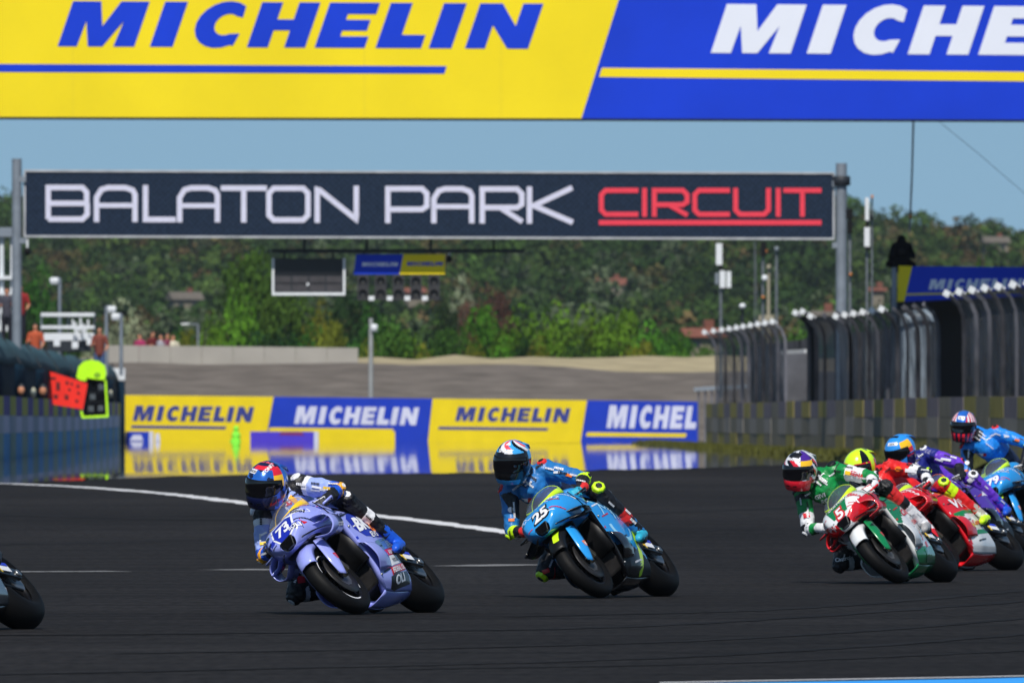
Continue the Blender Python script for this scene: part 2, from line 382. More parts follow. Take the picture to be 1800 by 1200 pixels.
M_olgt = mat('tyre_cover_pale', (188, 190, 212), .75, spec=.2, var=.12, scale=2)
M_oblu = mat('tyre_cover_blue', (80, 146, 200), .7, spec=.2, var=.15, scale=2)
M_ogrn = mat('tyre_cover_olive', (134, 158, 150), .8, spec=.2, var=.15, scale=2)
M_ryel = mat('hazed_cover_yellow', (152, 140, 78), .75, spec=.1, var=.18, scale=1.5)  # right-hand wall covers: dulling by heat haze mixed into the colours
M_rpur = mat('hazed_cover_purple', (120, 112, 120), .75, spec=.1, var=.15, scale=1.5)
M_rgry = mat('hazed_cover_grey', (126, 120, 108), .8, spec=.1, var=.15, scale=1.5)
M_rpal = mat('hazed_cover_pale', (144, 138, 132), .8, spec=.1, var=.12, scale=1.5)
M_violet = mat('violet_print', (66, 44, 190), .6, var=.08)
M_neon = mat('neon_yellow_plastic', (190, 255, 10), .5, var=.08, scale=3)
M_orange = mat('orange_red_plastic', (240, 40, 22), .5, var=.08, scale=3)

class Plane:      # a vertical sign plane met by the line of sight of pixel (x0,y0) at distance D; u may slope
    def __init__(s, x0, y0, D, u=(1, 0, 0)):
        s.x0, s.y0, s.D = x0, y0, D; s.s = F / D; s.o = ray(x0, y0, D); s.u = Vector(u); s.v = Vector((0, 0, 1))
    def p(s, pts): return [((x - s.x0) / s.s, (s.y0 - y) / s.s) for x, y in pts]
    def front(s, pts, m, parent, name, d=.004, th=.003):
        q = MB(); n = s.u.cross(s.v).normalized(); q.prism(clean(s.p(pts)), s.o + n * d, s.u, s.v, th); return q.build(name, m, parent)
    def polys(s, L, m, parent, name, d=.006, th=.003):
        q = MB(); n = s.u.cross(s.v).normalized()
        for i_, pts in enumerate(L): q.prism(clean(s.p(pts)), s.o + n * (d + .0007 * i_), s.u, s.v, th)
        return q.build(name, m, parent)
    def body(s, pts, m, parent, name, depth):
        q = MB(); n = s.u.cross(s.v).normalized(); q.prism(clean(s.p(pts)), s.o - n * depth, s.u, s.v, depth); return q.build(name, m, parent, fixn=True)
def word(pl, x0, x1, yb, yt, m, parent, w='MICHELIN', shear=.3, d=.008, skew=0):
    P = michelin(w, shear); full = max(a for p in P for a, b in p); k = (x1 - x0) / full; h = yb - yt
    for i, p in enumerate(P):
        pl.polys([[(x0 + a * k, yb - b * h + skew * (a * k)) for a, b in p]], m, parent, 'letter', d)

# the big advertising bridge close to the camera
D = 316.9; pl = Plane(900, 208, D, (1, .12, 0)); Zb = pl.o.z
br = thing('advertising_bridge', 'huge yellow and blue tyre advertising bridge across the top of the picture', 'banner', (0, D, G(D)))
def glob(ob, root): ob.parent = root; ob.matrix_parent_inverse = root.matrix_world.inverted() if root.matrix_world != Matrix() else Matrix.Translation(-root.location); return ob
class Sub:        # builds parts in world coordinates and hangs them on a root
    def __init__(s, root): s.root = root
def W2(root): return Matrix.Translation(-Vector(root.location))
def attach(obs, root):
    for o in obs:
        if o is None: continue
        o.parent = root; o.matrix_parent_inverse = Matrix.Rotation(-root.rotation_euler.z, 4, 'Z') @ Matrix.Translation(-Vector(root.location))
L = []
L.append(pl.body([(-300, 208), (1022, 208), (1022 + 97, -100), (-300, -100)], M_yel, None, 'yellow_panel', .10))
L.append(pl.body([(1022, 208), (2150, 208), (2150, -100), (1022 + 97, -100)], M_blu, None, 'blue_panel', .10))
x = MB(); x.box(pl.o + Vector((0, 0, -.03)), (31, .16, .05), Matrix.Rotation(math.atan(.12 / 1), 3, 'Z')); L.append(x.build('bottom_edge', M_blk))
n0 = len(L)
class Rec(list): pass
def W_word(pl, L, *a, **k):
    before = set(o.name for o in bpy.data.objects); word(pl, *a, **k); L += [o for o in bpy.data.objects if o.name not in before]
W_word(pl, L, 104, 955, 84, 5, M_blu, None, shear=.34, skew=.002)
W_word(pl, L, 1250, 2145, 92, 6, M_wht, None, shear=.34, skew=.004)
L.append(pl.polys([[(-300, 129), (781, 130), (785, 117), (-300, 115)]], M_blu, None, 'underline'))
L.append(pl.polys([[(1053, 135), (2150, 143), (2150, 126), (1058, 119)]], M_yel, None, 'underline'))
seam = mat('banner_seam', (226, 203, 28), .6, var=.05)
for xx in (130, 640, 880): L.append(pl.polys([[(xx, 206), (xx + 1.4, 206), (xx + 1.4, -100), (xx, -100)]], seam, None, 'seam', .0045, .002))
for sx in (-15.2, 15.2):
    x = MB(); y0 = D + sx * .12 + .8
    for a in (-.4, .4):
        for b in (-.4, .4): x.tube([(sx + a, y0 + b, G(D) - .1), (sx + a, y0 + b, Zb + 3.4)], .06, 8)
    for i in range(12): z = G(D) + i * .95; x.bar((sx - .4, y0 - .4, z), (sx + .4, y0 - .4, z + .8), .05, .05); x.bar((sx + .4, y0 + .4, z), (sx - .4, y0 + .4, z + .8), .05, .05)
    L.append(x.build('tower', M_steel))
x = MB()
for zz in (.3, 3.1):
    for dy in (.4, 1.2): x.tube([(-15.2, D - 15.2 * .12 + dy, Zb + zz), (15.2, D + 15.2 * .12 + dy, Zb + zz)], .06, 8)
for i in range(30): a = -15 + i; x.bar((a, D + a * .12 + .4, Zb + .3), (a + 1, D + (a + 1) * .12 + 1.2, Zb + .3), .05, .05); x.bar((a, D + a * .12 + .4, Zb + .3), (a + 1, D + (a + 1) * .12 + .4, Zb + 3.1), .05, .05)
L.append(x.build('truss', M_steel)); attach(L, br)

# the circuit name gantry with its lettering drawn as bent strokes
D = 347; pl = Plane(900, 415, D); s = pl.s
gt = thing('circuit_gantry', 'dark navy gantry banner with the white and red circuit name between two grey posts', 'gantry', (0, D, G(D)))
L = [pl.body([(42, 414), (1467, 419), (1467, 303), (42, 299)], M_navy, None, 'banner', .06)]
for e_ in ([(42, 417), (1467, 421.5), (1467, 418), (42, 413.5)], [(42, 302), (1467, 306), (1467, 303), (42, 298.5)]): L.append(pl.polys([e_], M_edge, None, 'white_edge', .002, .03))
for e_ in ([(42, 414), (45, 414), (45, 299), (42, 299)], [(1464, 419), (1467, 419), (1467, 303), (1464, 303)]): L.append(pl.polys([e_], M_edge, None, 'white_edge', .003, .02))
def glyph(ch, x0, x1, y0, y1, w):      # y0 bottom, y1 top (pixels)
    a, b, t, bt = x0 + w / 2, x1 - w / 2, y1 + w / 2, y0 - w / 2; r = w * .9; m = (t + bt) / 2; cut = w * .9
    if ch == 'B': return stroke([(a, bt), (a, t), (b - r, t), (b - 1, t + r), (b - 1, m - 2), (b - 3, m), (b, m + 3), (b, bt - r), (b - r, bt), (a, bt)], w) + stroke([(a, m), (b - 3, m)], w)
    if ch == 'A': return stroke([(a, y0), (a, t + 2 * r), (a + r, t + r * .4), (a + 2.4 * r, t), (b - 2 * r, t), (b - r * .5, t + r * .5), (b, t + 1.4 * r), (b, y0)], w) + stroke([(a, m + w * .35), (b, m + w * .35)], w * .9)
    if ch == 'L': return stroke([(a, y1), (a, bt), (x1, bt)], w)
    if ch == 'T': return stroke([(x0, t), (x1, t)], w) + stroke([((a + b) / 2, t), ((a + b) / 2, y0)], w)
    if ch == 'O': return stroke([(a, bt - r), (a, t + r), (a + r, t), (b - r, t), (b, t + r), (b, bt - r), (b - r, bt), (a + r, bt)], w, True)
    if ch == 'N': return stroke([(a, y0), (a, t + 2), (a + 4, t + 3), (b - 1, bt - 2), (b, bt - 8), (b, y1)], w)
    if ch == 'P': return stroke([(a, y0), (a, t), (b - r, t), (b, t + r), (b, m + w * .3), (b - r, m + w * .9), (a, m + w * .9)], w)
    if ch == 'R': return stroke([(a, y0), (a, t), (b - r, t), (b, t + r), (b, m - w * .1), (b - r, m + w * .5), (a, m + w * .5)], w) + stroke([(a + (b - a) * .45, m + w * .5), (x1 - w * .4, y0 - w * .3)], w * .95)
    if ch == 'K': return stroke([(a, y0), (a, y1)], w) + stroke([(x1 - 2, y1 + 2), (a + w * .8, m + 1), (x1 - 1, y0 - 2)], w)
    if ch == 'C': return stroke([(x1, t), (a + r, t), (a, t + r), (a, bt - r), (a + r, bt), (x1, bt)], w)
    if ch == 'I': return stroke([((x0 + x1) / 2, y0), ((x0 + x1) / 2, y1)], w)
    if ch == 'U': return stroke([(a, y1), (a, bt - r), (a + r, bt), (b - r, bt), (b, bt - r), (b, y1)], w)
for ch, a, b in (('B', 80, 158), ('A', 165, 242), ('L', 251, 309), ('A', 311, 387), ('T', 388, 469), ('O', 468, 546), ('N', 553, 631), ('P', 677, 755), ('A', 758, 834), ('R', 843, 922), ('K', 926, 1008)):
    k = (a - 80) * .0035; L.append(pl.polys(glyph(ch, a, b, 390 + k, 325 + k, 9.4), M_lav, None, 'letter', .004, .012))
for ch, a, b in (('C', 1053, 1122), ('I', 1127, 1139), ('R', 1146, 1212), ('C', 1217, 1283), ('U', 1289, 1355), ('I', 1363, 1373), ('T', 1377, 1444)):
    L.append(pl.polys(glyph(ch, a, b, 381, 330.5, 8.4), M_redl, None, 'letter', .004, .012))
L.append(pl.polys([[(1053, 395.5), (1444, 395.5), (1444, 387), (1053, 387)]], M_redl, None, 'underline', .004, .012))
for xx, yt, w in ((29.5, 279, .24), (1479, 287, .27)):
    x = MB(); p = ray(xx, yt, D); x.tube([(p.x, D, G(D) - .1), (p.x, D, p.z)], w / 2, 14)
    for dz in (.5, 2.0): x.box((p.x + (.1 if xx < 900 else -.1), D, p.z - dz), (.25, .2, .14))
    x.tube([(p.x + (.08 if xx < 900 else -.08), D + .5, G(D)), (p.x, D + .5, p.z - .3)], .05, 8)
    x.bar((p.x, D, p.z - .4), (p.x, D + .55, p.z - .4), .08, .08); x.bar((p.x, D, p.z - 2), (p.x, D + .55, p.z - 2), .08, .08)
    L.append(x.build('post', M_steel))
x = MB(); p = ray(1479, 318, D); x.lathe([(-.12, .19), (-.1, .22), (.1, .22), (.12, .19)], p, 'z', 14); L.append(x.build('clamp', M_dsteel))
x = MB(); a = ray(42, 302, D).x; b = ray(1467, 302, D).x
for zz in (ray(0, 306, D).z, ray(0, 412, D).z): x.tube([(a, D + .12, zz), (b, D + .12, zz)], .04, 8)
for i in range(24): xx = a + (b - a) * i / 23; x.bar((xx, D + .12, ray(0, 306, D).z), (xx, D + .12, ray(0, 412, D).z), .04, .04)
L.append(x.build('frame', M_steel))
# carrier bar behind the banner for the lights
Dh = D + .73; bz = ray(0, 441, Dh).z; x = MB(); x.bar((ray(478, 0, Dh).x, Dh, bz), (ray(922, 0, Dh).x, Dh, bz), .09, .09); L.append(x.build('light_bar', M_dsteel))
for xx in (535, 645, 757, 868):
    x = MB(); q_ = ray(xx, 404, Dh); x.bar((q_.x, D + .14, q_.z), (q_.x, Dh, q_.z), .06, .06); x.bar((q_.x, Dh, q_.z), (q_.x, Dh, bz), .06, .06); L.append(x.build('hanger', M_dsteel))
attach(L, gt)
# display panel
ph = Plane(543, 518, Dh - .1)
dp = thing('display_panel', 'black display panel in a white frame hanging under the circuit name banner', 'display', (ph.o.x, Dh, ph.o.z))
M_scr = mat('shaded_screen', (20, 21, 25), .35, var=.3, scale=6); M_scr2 = mat('sunlit_screen', (58, 56, 60), .6, var=.25, scale=5)  # upper part dark, lower grey: the banner's shade put into two colours
L = [ph.body([(478, 519), (607, 519), (607, 454), (478, 454)], M_dsteel, None, 'casing', .2), ph.polys([[(478, 519), (607, 519), (607, 514), (478, 514)], [(478, 514), (482, 514), (482, 454), (478, 454)], [(603, 514), (607, 514), (607, 454), (603, 454)]], M_whitep, None, 'frame', .0, .06),
     ph.polys([[(482, 483), (603, 483), (603, 455), (482, 455)]], M_scr, None, 'screen', .002, .01)]
for i in range(4): L.append(ph.polys([[(484 + i * 30, 512), (511 + i * 30, 512), (511 + i * 30, 499), (484 + i * 30, 499)], [(484 + i * 30, 497), (511 + i * 30, 497), (511 + i * 30, 485), (484 + i * 30, 485)]], M_scr2, None, 'sunlit_block', .002, .02))
L.append(ph.polys([[(539, 502), (543, 502), (543, 497), (539, 497)]], M_whitep, None, 'lamp', .03, .01))
for xx in (500, 585): x = MB(); x.bar((ray(xx, 0, Dh).x, Dh, ray(0, 456, Dh).z), (ray(xx, 0, Dh).x, Dh, bz - .04), .05, .05); L.append(x.build('bracket', M_dsteel))
attach(L, dp)
# start lights
ph = Plane(700, 525, Dh - .1)
st = thing('start_lights', 'row of five double start lights under a small blue and yellow board', 'start lights', (ph.o.x, Dh, ph.o.z))
L = [ph.body([(622, 482), (702, 482), (709, 447), (626, 447)], M_blu, None, 'blue_board', .05), ph.body([(702, 482), (782, 482), (782, 447), (709, 447)], M_yel, None, 'yellow_board', .05)]
W_word(ph, L, 636, 700, 468, 461, M_wht, None); W_word(ph, L, 715, 779, 467, 460, M_blu, None)
M_lens = mat('unlit_lamp_glass', (86, 84, 82), .3, var=.2, scale=9); M_hous = mat('lamp_housing', (46, 46, 50), .6, var=.15)
for xx in (638, 669, 700, 731, 763):
    L.append(ph.body([(xx - 10, 527), (xx + 10, 527), (xx + 10, 483), (xx - 10, 483)], M_hous, None, 'lamp_housing', .25))
    for yy in (494, 516):
        c = ray(xx, yy, Dh - .1); x = MB(); x.lathe([(-.03, .001), (-.025, .06), (-.005, .085), (0, .09)], c, 'y', 18); L.append(x.build('lamp', M_lens))
        x = MB(); x.lathe([(-.12, .10), (0, .105)], c, 'y', 16, a0=0, a1=math.pi); L.append(x.build('lamp_hood', M_hous))
for xx in (653, 685, 716, 747): L.append(ph.body([(xx - 5, 528), (xx + 5, 528), (xx + 5, 520), (xx - 5, 520)], M_whitep, None, 'small_lamp', .12))
for xx in (640, 700, 760): x = MB(); x.bar((ray(xx, 0, Dh).x, Dh, ray(0, 450, Dh).z), (ray(xx, 0, Dh).x, Dh, bz - .04), .05, .05); L.append(x.build('bracket', M_dsteel))
attach(L, st)
def ball_camera(x_, y_, D_, r, label, top):
    c = ray(x_, y_, D_); t = thing('dome_camera', label, 'camera', c); q = MB(); q.ell((0, 0, 0), (r, r, r * 1.2), 10); q.build('dome', M_blk, t)
    q = MB(); q.tube([(0, 0, r), (0, 0, top)], r * .35, 8); q.build('stem', M_whitep, t)
ball_camera(48, 442, D - .1, .085, 'black dome camera beside the left post of the circuit gantry', .3)
ball_camera(790, 455, Dh, .075, 'small black dome camera at the right end of the start light board', .18)

# ------------------------------------------------------------------ far barrier boards
D = 500; pl = Plane(217, 775, D, (1, 0, -.0115))
def board(x0, x1, sk, m, label, wd=None, wm=None, ul=None, um=None, y0=694):
    t = thing('advertising_board', label, 'banner', ray((x0 + x1) / 2, 777, D), group='boards on the far tyre barrier'); L = []
    top = y0 - 0; a = [(x0, 776), (x1, 776), (x1 + sk[1], top), (x0 + sk[0], top)]
    L.append(pl.body(a, m, None, 'panel', .8))
    if wd: W_word(pl, L, wd[0], wd[1], wd[2], wd[3], wm, None, w=wd[4] if len(wd) > 4 else 'MICHELIN')
    for u_ in ul or []: L.append(pl.polys([[(u_[0], u_[2]), (u_[1], u_[2]), (u_[1] + 2, u_[3]), (u_[0] + 2, u_[3])]], um, None, 'underline'))
    attach(L, t)
M_fy = mat('far_board_yellow', (226, 200, 24), .6, spec=.2, var=.06, scale=1.5); M_fb = mat('far_board_blue', (24, 56, 176), .6, spec=.2, var=.08, scale=1.5)
M_fw = mat('far_board_white', (200, 202, 224), .6, spec=.2, var=.06, scale=1.5); M_fdb = mat('far_board_ink', (40, 52, 130), .6, var=.1, scale=2)
board(217, 466, (0, 15), M_fy, 'leftmost yellow advertising board with blue lettering on the far barrier', (233, 447, 739, 712), M_fdb, [(230, 396, 752, 747)], M_fdb)
board(466.5, 751, (15, 9), M_fb, 'blue advertising board with white lettering between the two yellow ones', (517, 737, 741, 710), M_fw, [(472, 690, 755, 748)], M_fy)
board(751.5, 1019, (9, 13), M_fy, 'right-hand yellow advertising board with blue lettering on the far barrier', (800, 1003, 733, 708), M_fdb, [(770, 962, 748, 743)], M_fdb)
board(1019.5, 1226, (13, 3), M_fb, 'blue advertising board whose lettering is cut off by the right-hand wall', (1066, 1224, 742, 702, 'MICHEL'), M_fw, [(1030, 1205, 757, 750)], M_fy)
low = thing('low_barrier', 'low row of yellow, blue and violet blocks before the far advertising boards', 'barrier', ray(450, 780, 497))
pp = Plane(217, 778, 497); L = []
for a, b, m_ in ((221, 262, M_fb), (262, 270, M_fw), (270, 405, M_fy), (440, 552, M_violet), (552, 560, M_fw), (560, 695, M_fy)): L.append(pp.body([(a, 779), (b - .6, 779), (b - .6, 758), (a, 758)], m_, None, 'block', .4))
L.append(pp.polys([[(228, 774), (252, 774), (248, 764), (234, 764)]], M_fw, None, 'emblem')); L.append(pp.polys([[(272, 775), (282, 775), (280, 761), (274, 761)]], M_fw, None, 'emblem'))
L.append(pp.polys([[(490, 764), (535, 765), (530, 759), (495, 759)]], mat('dull_red_print', (120, 30, 90), .6, var=.1), None, 'emblem')); attach(L, low)
t = thing('marshal', 'tiny crouching marshal in a neon green top before the left yellow board', 'person', ray(415, 779, 495)); q = MB(); q.ell((0, 0, .25), (.16, .14, .2), 8); q.ell((.0, 0, .5), (.1, .1, .12), 8); q.ell((-.02, -.02, .08), (.2, .18, .1), 8); q.build('body', mat('neon_green_cloth', (130, 230, 60), .8), t)

# gravel bank, sand and concrete wall behind the boards
q = MB(); rows = []
for i in range(12):
    k = i / 11; r = []
    for x in np.linspace(-60, 60, 61): zt = 3.85 - .26 * max(0, min(1, (x - .5) / 3)) + .10 * noise.noise(Vector((x * .9, 0, 4))); r.append((x, 508 + 34 * k, .93 + (zt - .93) * k ** .9 + .10 * noise.noise(Vector((x * .5, k * 5, 0)))))
    rows.append(r)
q.grid(rows, smooth=True); q.build('gravel_bank', M_bank, kind='structure')
q = MB(); q.grid([[(x, y, z + .16 * noise.noise(Vector((x * .8, y * .3, 2)))) for x in np.linspace(-60, 60, 80)] for y, z in ((541.5, 3.3), (549, 3.75), (556, 4.1), (562, 4.2), (575, 4.1), (590, 2.5), (600, .9))]); q.build('sand_bank', M_sand, kind='structure')
t = thing('concrete_wall', 'long pale concrete wall on top of the gravel bank', 'wall', ray(414, 640, 543)); L = []; ppw = Plane(200, 641, 543)
for i in range(8): a = 190 + i * 55; L.append(ppw.body([(a, 643), (a + 54.4, 643), (a + 54.4, 607 + i * .6), (a, 606.5 + i * .6)], M_conc, None, 'slab', .35))
attach(L, t)
# ------------------------------------------------------------------ right-hand tyre wall and catch fence
RA, RB = Vector((5.93, 424)), Vector((9.70, 269.4)); RU = (RB - RA).normalized()
def RX(y): return RA.x + (y - RA.y) / (RB.y - RA.y) * (RB.x - RA.x)
def Dof(x): return F / (59.0 * (x - 290) / 960)          # distance at which that wall meets picture column x
def wallblock(name, x0, x1, y0, y1, z0, z1, thick, m, root, side=1):
    q = MB(); V = []
    for x, y in ((x0, y0), (x1, y1)):
        for z in (z0, z1): V += [(x, y, GO(y) + z), (x + thick * side, y, GO(y) + z)]
    q.add(V, [(0, 4, 6, 2), (1, 3, 7, 5), (0, 2, 3, 1), (4, 5, 7, 6), (2, 6, 7, 3), (0, 1, 5, 4)]); return q.build(name, m, root, fixn=True)
t = thing('tyre_wall', 'tyre wall in haze-dulled yellow, purple and grey covers under the right-hand catch fence', 'barrier', (8, 340, G(340)))
L = []; y = 428.0; i = 0
while y > 256:
    y1 = y - 4.6
    for r, (z0, z1) in enumerate(((-.16, .44), (.445, .88), (.885, 1.3))):
        mm = [[M_ryel, M_rgry], [M_rgry, M_rpal], [M_ryel, M_rpur]][r][i % 2]
        if random.random() < .12: mm = M_rgry
        L.append(wallblock('cover', RX(y) + random.uniform(-.01, .01), RX(y1) + random.uniform(-.01, .01), y - .06, y1, z0, z1 + random.uniform(-.015, .015), .7, mm, None))
    y = y1; i += 1
attach(L, t)
M_post = mat('fence_post_steel', (104, 104, 112), .6, .1, spec=.3, var=.25, scale=2)
M_mesh = mat('catch_fence_mesh', (92, 93, 98), .7, .2, spec=.2, var=.55, scale=.9, alpha=.7, stretch=(1, 1, .35))
def mesh_alpha(m, lo, hi, sc):
    n = m.node_tree.nodes; L = m.node_tree.links; t = n.new('ShaderNodeTexCoord'); q = n.new('ShaderNodeTexNoise'); q.inputs['Scale'].default_value = sc; q.inputs['Detail'].default_value = 8; r = n.new('ShaderNodeMapRange')
    r.inputs[1].default_value = .35; r.inputs[2].default_value = .65; r.inputs[3].default_value = lo; r.inputs[4].default_value = hi; L.new(t.outputs['Object'], q.inputs[0]); L.new(q.outputs[0], r.inputs[0]); L.new(r.outputs[0], n['Principled BSDF'].inputs['Alpha'])
mesh_alpha(M_mesh, .40, .90, 1.3)
M_post2 = mat('dull_post_steel', (72, 72, 78), .7, .1, spec=.2, var=.4, scale=1.5)
M_mesh2 = mat('pale_fence_mesh', (92, 94, 102), .7, .2, spec=.2, var=.3, scale=1.5, alpha=.9)
M_bcl = mat('black_cloth', (9, 10, 14), .9, spec=.05, var=.2)
cf = thing('catch_fence', 'tall grey catch fence with bent-over top standing on the right-hand tyre wall', 'fence', (8, 340, G(340))); L = []
def prof(H): return [(.12, 1.25), (.12, 2.5), (.10, H - .45), (.0, H - .2), (-.22, H)]
def fpost(y, H, cap=True):
    q = MB(); g = GO(y); P = [(RX(y) + a, y, g + z) for a, z in prof(H)]
    wd = random.uniform(.06, .11)
    for a, b in zip(P[:-1], P[1:]): q.bar(a, b, wd, .13, up=(0, 1, 0))
    L.append(q.build('post', random.choice((M_post, M_post, M_post2))))
    if cap: q = MB(); q.box((RX(y) - .24, y - .02, g + H + .0), (.13, .1, .13), Matrix.Rotation(.5, 3, 'Y')); q.box((RX(y) - .15, y - .02, g + H - .04), (.10, .08, .07)); L.append(q.build('post_cap', M_whitep))
def fmesh(ya, yb, H, m, name='mesh_panel'):
    q = MB(); rows = []
    for k in range(5):
        y = ya + (yb - ya) * k / 4; rows.append([(RX(y) + a + .04 + .03 * math.sin(k * math.pi / 4), y, GO(y) + z + (.03 if z < 1.3 else 0)) for a, z in prof(H - .06)])
    q.grid(rows); L.append(q.build(name, m))
yp = [Dof(x) for x in (1252, 1268, 1283, 1296, 1309, 1321, 1334, 1347, 1360, 1373)]
for a, b in zip(yp[:-1], yp[1:]): fmesh(a - .05, b + .05, 3.42, M_mesh)
for y in yp: fpost(y, 3.42)
yp = [Dof(x) for x in (1414, 1427)]
fpost(yp[0], 3.55, True); fpost(yp[1], 3.55, True); fmesh(yp[0], yp[1], 3.5, M_bcl, 'black_panel'); fmesh(yp[1], Dof(1486), 3.4, M_mesh2)
for x in (1441, 1462, 1486): fpost(Dof(x), 3.4, x == 1441)
yp = [Dof(x) for x in (1486, 1502, 1518, 1534, 1551, 1568, 1586, 1604, 1622, 1640)]
for a, b in zip(yp[:-1], yp[1:]): fmesh(a - .05, b + .05, 3.3, M_mesh)
for y in yp: fpost(y, 3.3, y > Dof(1575))
fmesh(Dof(1640), Dof(1684), 3.36, M_bcl, 'black_panel')
yp = [Dof(x) for x in (1684, 1706, 1729, 1752, 1776, 1802, 1828, 1856)]
for a, b in zip(yp[:-1], yp[1:]): fmesh(a - .05, b + .05, 3.42, M_mesh)
for y in yp: fpost(y, 3.42)
for z in ():
    q = MB(); q.tube([(RX(y) + .10, y, GO(y) + z) for y in np.linspace(422, 258, 30)], .018, 5); L.append(q.build('cable', M_steel))
attach(L, cf)
# dark sheet added a metre behind the fence so that nothing bright shows through
t = thing('fence_backing_sheet', 'dark backing sheet added behind the grey catch fence', 'screen', (9, 340, G(340))); L = []
M_scrn = mat('dark_backing', (52, 53, 57), .9, spec=.05, var=.75, scale=.55)
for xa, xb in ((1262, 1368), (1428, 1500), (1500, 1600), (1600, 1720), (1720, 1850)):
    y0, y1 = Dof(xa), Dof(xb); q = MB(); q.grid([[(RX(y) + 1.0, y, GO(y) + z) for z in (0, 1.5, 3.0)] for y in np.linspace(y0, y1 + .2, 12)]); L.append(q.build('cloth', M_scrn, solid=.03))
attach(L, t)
t = thing('white_guard_rail', 'white guard rail with short posts behind the far end of the catch fence', 'barrier', ray(1290, 700, 452)); L = []
q = MB(); a = ray(1222, 684, 452); b = ray(1366, 676, 440); q.bar(a, b, .08, .12); L.append(q.build('rail', M_whitep))
for i in range(5): p = a.lerp(b, (i + .5) / 12); q = MB(); q.box((p.x, p.y, (p.z + G(450)) / 2), (.06, .06, p.z - G(450))); L.append(q.build('post', M_post))
attach(L, t)
t = thing('guard_rail', 'short pale rail seen through the gap in the catch fence', 'barrier', ray(1396, 640, 380)); L = []
q = MB(); q.bar(ray(1374, 619, 380), ray(1416, 617, 378), .05, .1); L.append(q.build('rail', M_whitep)); q = MB(); q.box(ray(1394, 664, 381), (.75, .05, 1.35)); L.append(q.build('panel', M_mesh2))
attach(L, t)
# grass fringe at the foot of the tyre wall
M_grass = mat('verge_grass', (78, 80, 36), .9, spec=.1, var=.4, scale=3)
q = MB(); rows = []
for y in np.linspace(270, 470, 50): rows.append([(RX(y) - w, y, GO(y) + .02 + h) for w, h in ((1.0, -.14), (.7, .03), (.3, .09), (-.05, .1))])
q.grid(rows); q.build('grass_verge', M_grass, kind='structure')
q = MB()
for _ in range(5200):
    y = random.uniform(272, 468); x = RX(y) - random.uniform(0, .95); h = random.uniform(.05, .2); a = random.uniform(0, 6.28); w = .03
    g_ = G(y) if RX(y) - x > .8 else GO(y); q.add([(x - w * math.cos(a), y - w * math.sin(a), g_), (x + w * math.cos(a), y + w * math.sin(a), g_), (x + random.uniform(-.08, .08), y, g_ + h)], [(0, 1, 2)])
q.build('grass_tufts', M_grass, kind='stuff')

# ------------------------------------------------------------------ left-hand pit wall
def LX(y): return -11.25 + (y - 312) / 188 * (-2.45)
M_cl = mat('navy_pit_cloth', (14, 42, 62), .8, spec=.15, var=.25, scale=.6); M_cl2 = mat('teal_awning', (50, 76, 84), .75, spec=.2, var=.2, scale=.5)
t = thing('pit_wall', 'low pit wall in yellow, purple and blue covers on the left', 'wall', (-12, 400, G(400))); L = []
y = 502.0; i = 0
while y > 262:
    st_ = 6.4; y1 = y - st_
    for r, (z0, z1) in enumerate(((-.16, .52), (.525, .92), (.925, 1.36))):
        mm = [[M_oblu, M_ogrn], [M_olgt, M_ogry], [M_opur, M_oyel]][r][i % 2]
        L.append(wallblock('cover', LX(y), LX(y1), y - .08, y1, z0, z1 + random.uniform(-.01, .01), .5, mm, None, -1))
    y = y1; i += 1
attach(L, t)
t = thing('pit_wall_screen', 'dark navy screen with a leaning teal awning above the left pit wall', 'screen', (-12, 400, G(400))); L = []
for k in range(10):
    ya, yb = 502 - k * 24, 502 - (k + 1) * 24 + .3; q = MB(); q.grid([[(LX(y) - .15, y, GO(y) + z) for z in (1.36, 2.0, 2.15)] for y in (ya, yb)]); L.append(q.build('cloth', M_cl, solid=.04))
    q = MB(); q.bar((LX(ya) - .26, ya, GO(ya) + 1.3), (LX(ya) - .26, ya, GO(ya) + 2.2), .06, .08); q.bar((LX(ya) - .0, ya, GO(ya) + 2.15), (LX(ya) - .42, ya, GO(ya) + 2.76), .05, .06, up=(0, 1, 0)); L.append(q.build('post', M_dsteel))
attach(L, t)
for x_, y_, r_, m_, lb in ((57, 686, .14, mat('skin_tone', (190, 130, 100), .6), 'bare face of a person looking over the left pit wall'), (15, 685, .12, MATS['skin_tone'], 'face at the far left edge looking over the pit wall')):
    c = ray(x_, y_, 320 + x_ * .6); c.x = LX(c.y) + .12; t = thing('person', lb, 'person', c); q = MB(); q.ell((0, 0, 0), (r_ * .7, r_ * .75, r_), 8); q.build('face', m_, t); q = MB(); q.ell((0, .02, .03), (r_ * .75, r_ * .8, r_), 8); q.build('cap', M_dsteel, t)
for x_, lb in ((57 + 2, 0),): pass
t = thing('marker_disc', 'small pale disc on the navy screen left of the red pit board', 'sign', ray(57, 690, 352)); 
bpy.data.objects.remove(t)
for x_, y_, lb in ((58, 690, 'cream disc on the navy screen left of the red pit board'), (193, 692, 'cream disc on the navy screen right of the neon pit board')):
    c = ray(x_, y_, F / (80 * (569 - x_) / 569)); t = thing('marker_disc', lb, 'sign', (LX(c.y) + .02, c.y, c.z)); q = MB(); q.lathe([(0, .001), (0, .5), (-.03, .5)], (0, 0, 0), 'x', 18); o = q.build('disc', mat('cream_paint', (200, 196, 170), .6), t); o.scale = (1, 3.2, .26)
c = ray(207, 668, 496); t = thing('equipment_box', 'white box on a dark cabinet at the end of the left pit wall', 'box', (c.x, c.y, G(496)))
